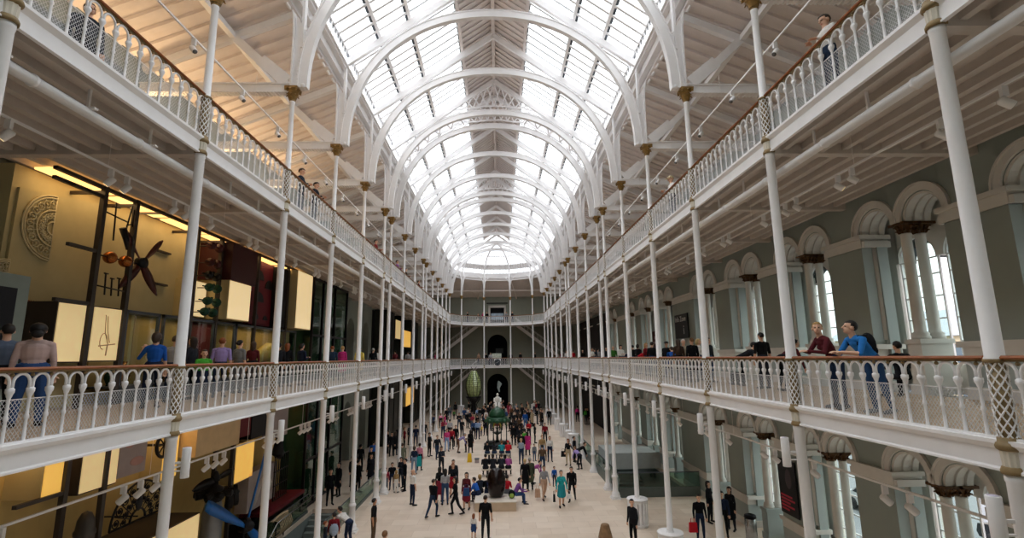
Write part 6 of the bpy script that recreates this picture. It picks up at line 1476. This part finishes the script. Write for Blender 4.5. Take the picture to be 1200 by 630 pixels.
RG = [(694,'e2dfdc','f_hold','bob','4a3120','white top at the far right gallery'),(701,'9a9a9e','m_stand','short','1a1412','grey top at the far right gallery'),(711,'1a1c22','m_stand','short','1a1412','black jacket behind the sixth right gallery column'),(719,'3e7a34','m_stand','bald','','green jumper and bald head on the right gallery'),(728,'f0efec','f_hold','bob','1a1412','white jacket with dark hair on the right gallery'),(742,'101114','m_stand','short','1a1412','black jacket left of the red jacket'),(752,'c3202e','f_bend','short','8a4a24','bright red top stooping at a table'),(758,'7d1a24','f_stand','long','b08a50','dark red jacket with blond hair'),(765,'15171c','m_stand','short','1a1412','black jacket right of the blond hair'),(782,'101114','m_coat','hat','101114','black coat and black hat'),(789,'1d55a8','m_bend','short','43342a','bright blue top bending low'),(802,'c7bba6','m_stand','short','d0cdc8','beige jacket with white hair'),(812,'101114','m_coat','crop','7a5534','long black jacket in front of the Info Zone sign'),(820,'e2dfdc','f_stand','bob','c9ad78','white jumper behind the fourth right column'),(831,'23252c','m_stand','short','1a1412','charcoal jacket right of the fourth right column'),(672,'c3202e','f_stand','short','43342a','red top at the far end of the right gallery'),(664,'e2dfdc','m_stand','short','1a1412','white shirt at the far end of the right gallery'),(645,'1d55a8','m_stand','short','1a1412','bright blue jacket at the far corner of the right gallery'),(652,'101114','m_stand','short','1a1412','black jacket at the far corner of the right gallery'),(697,'2a2f3a','m_stand','short','2a1d16','navy top between the grey and white tops on the right gallery'),(706,'23252c','f_stand','long','1a1412','charcoal coat with long hair at the far right gallery'),(735,'1c2740','m_bend','short','43342a','navy jacket bending beside the white jacket'),(748,'15171c','f_coat','bob','1a1412','black coat close behind the stooping red top'),(775,'1a1c22','m_bend','short','1a1412','black jacket bending next to the black hat'),(796,'43342a','f_stand','long','43342a','dark brown jacket between the bright blue and beige tops'),(683,'101114','m_stand','short','1a1412','black jacket beyond the white shirt on the right gallery'),(658,'8a2a3c','f_stand','bob','43342a','maroon top at the far corner of the right gallery')]
for i, (x, c, fg, hs, hc, lab) in enumerate(RG): person(at_gal(x, 8.0+(i*7%4)*.3),fg,(30,150,-40,170,10,190,60)[i%7],c,('1a1c22','24344e','2d4a72')[i%3],hs,hc,'',label='person in '+lab)
# ---- top gallery and far end
def rail_person(side, x, fig, c, hs, hc, lab, y=None, **kw):
    yy = y if y is not None else at_x(x, 421, side*(HW+.33)).y
    person((side*(HW+.33),yy,Z2),fig,-90*side,c,'24344e',hs,hc,'',label=lab,**kw)
rail_person(1,0,'m_hold','d8d4cf','short','43342a','person in white shirt at the top right railing',y=at_x(968,50,HW+.3).y)
rail_person(1,0,'m_hold','f0efec','cap','d8c8a0','person in white shirt and pale cap at the top right railing',y=at_x(786,219,HW+.3).y)
rail_person(-1,0,'m_hold','23252c','short','1a1412','person in charcoal jacket at the top left railing',y=at_x(371,226,-HW-.3).y)
rail_person(-1,0,'f_hold','2a2f3a','short','43342a','person in dark navy left of the charcoal jacket on the top gallery',y=at_x(354,212,-HW-.3).y)
for x, y, c, lab in ((441,289,'7d1a24','person in dark red at the top left railing'),(466,312,'7b4a8e','person in purple farther along the top left railing'),(476,320,'101114','person in black beside the purple top on the top left gallery'),(491,334,'5a1f26','person in maroon far along the top left railing')): rail_person(-1,0,'m_hold',c,'short','1a1412',lab,y=at_x(x,y,-HW-.3).y)
person((-7.4,2.4,Z2),'m_stand',60,'2a2f3a','1a1c22','short','1a1412','',label='dark figure behind the grey board on the top left gallery')
for x, c, fg, lab in ((-4.3,'101114','m_stand','person in black at the left of the far top gallery'),(-2.6,'15171c','f_bend','person in black bending at the far top railing'),(-2.05,'d0447e','f_stand','person in pink at the far top gallery'),(-1.5,'101114','m_stand','person in black right of the pink top'),(1.35,'9a9a9e','m_stand','person in grey right of the far top doorway'),(2.2,'23252c','f_stand','person in charcoal right of the grey top at the far end'),(5.3,'a3855c','m_stand','person in tan at the right of the far top gallery')): person((x,67.0-abs(x)*.12+.3,Z2),fg,15*x,c,'24344e','short','1a1412','',label=lab)
for x, c, lab in ((-2.7,'c9a58c','person in pinkish beige on the far first-floor gallery'),(-1.7,'101114','person in black left of the clock'),(-1.0,'b4b4b8','person in pale grey left of the clock'),(1.9,'15171c','person in black right of the clock'),(3.3,'23252c','person in charcoal on the far first-floor gallery'),(5.4,'101114','person in black at the far right corner of the first floor')): person((x,67.0,Z1),'m_stand',10*x,c,'24344e','short','43342a','',label=lab)
person((-8.3,68.3,Z1+1.68),'m_stand',-90,'15171c','101114','short','1a1412','',label='dark figure climbing the upper left corner staircase')
# ---- things carried
def bag(pos, m, label, w=.3, h=.32, d=.1, rz=0, name='bag'):
    t = thing(name, pos, label, 'bag', None, math.radians(rz)); q = MB(); q.prism([(-w/2,0),(w/2,0),(w/2*.85,h),(-w/2*.85,h)], XZ, -d/2, d/2); q.build('body', m, t)
    q = MB(); q.tube([(-w*.25,0,h),(-w*.22,0,h+.16),(w*.22,0,h+.16),(w*.25,0,h)], .012, 6); q.build('handle', m, t)
def off(o, dx, dy, z): c, s_ = math.cos(o.rotation_euler.z), math.sin(o.rotation_euler.z); return (o.location.x+c*dx-s_*dy, o.location.y+s_*dx+c*dy, o.location.z+z)
def find(s_): return next(o for o in PEOPLE if s_ in o['label'])
bag(off(find('carrying a red bag'),-.34,-.1,.36), cloth('c3202e'), 'red carrier bag held by the person in black jacket', .34, .36, .12)
bag(off(find('turquoise skirt suit'),.36,-.12,.42), cloth('e2dfdc'), 'white handbag held beside the turquoise suit', .26, .2, .1)
bag(off(find('turquoise skirt suit'),-.4,-.1,.28), cloth('101114'), 'narrow black bag held beside the turquoise suit', .12, .36, .08)
bag(off(find('maroon coat and dark tights'),.1,-.22,.72), cloth('2f4a78'), 'blue shoulder bag of the maroon coat', .32, .36, .12)
bag(off(find('grey suit jacket'),-.34,.1,.12), cloth('c9a58c'), 'tan shopping bag beside the grey suit', .3, .42, .14)
bag(off(find('turquoise bag'),-.32,.0,.5), cloth('2aa3a8'), 'turquoise bag hanging by the navy top', .3, .62, .1)
bag(off(find('tan trousers with a black bag'),-.36,.0,.55), cloth('101114'), 'black bag of the person in tan trousers', .34, .38, .12)
def backpack(o, m, lab, z=1.05, back=.2):
    t = thing('backpack', off(o,0,back,z), lab, 'backpack', None, o.rotation_euler.z); q = MB(); q.ball((0,0,.2), .2, 10, 0, (.85,.5,1.15)); q.build('body', m, t)
    q = MB(); q.ball((0,.08,.1), .11, 8, 0, (1,.5,.9)); q.build('pocket', m, t)
    for sg in (-1,1): q = MB(); q.tube([(sg*.1,-.08,.38),(sg*.11,-.26,.36),(sg*.12,-.28,.2)], .018, 5); q.build('strap', m, t)
backpack(find('black rucksack'), cloth('23252c'), 'black rucksack worn beside the turquoise suit')
backpack(find('dark red jacket with a pale backpack'), cloth('9aa7b8'), 'pale blue backpack on the child in dark red', .62, .17)
t = thing('backpack', (.78,20.75,.44), 'green and black backpack on the right of the plinth', 'backpack'); q = MB(); q.ball((0,0,.2), .19, 10, 0, (.9,.6,1.1)); q.build('body', cloth('101114'), t); q = MB(); q.ball((0,-.09,.15), .12, 8, 0, (1,.5,1)); q.build('pocket', mat('lime_pocket','8fa84a',.7), t)
o = find('paper reader') if False else find('reading a sheet of paper')
tag(MB().box((-.1,-.005,-.14),(.1,.005,.14)).build('paper_sheet', cloth('f0efec')), 'white sheet of paper held by the reader in black', 'paper').location = off(o,0,-.46,1.2)
o = find('blue polo shirt and jeans')
backpack(o, cloth('15171c'), 'black rucksack on the person in blue polo shirt', 1.02, .28)
bag((8.9,at_x(862,421,8.9).y,Z1), cloth('23252c'), 'dark bag on the right gallery floor by the black T-shirt', .5, .45, .3)
o = find('stooping over a pushchair')
t = thing('pushchair', (o.location.x+.5,o.location.y-.3,0), 'pink pushchair on the left of the floor', 'pushchair'); q = MB(); q.prism([(-.25,.35),(.25,.35),(.3,.5),(.1,.55),(-.2,.95),(-.3,.9)], XZ, -.2, .2); q.build('seat', cloth('d0447e'), t)
for x in (-.3,.3):
    for y in (-.2,.2): w = MB(); w.lathe([(.001,-.03),(.12,-.03),(.12,.03),(.001,.03)], 12, (x,y,.12), M=Matrix.Rotation(PI/2,4,'X')); w.build('wheel', BLACK, t)
q = MB(); q.tube([(-.3,-.2,.12),(-.1,-.2,.45),(-.45,-.2,1.0),(-.45,.2,1.0),(-.1,.2,.45),(-.3,.2,.12)], .015, 6); q.build('frame', STEEL, t)
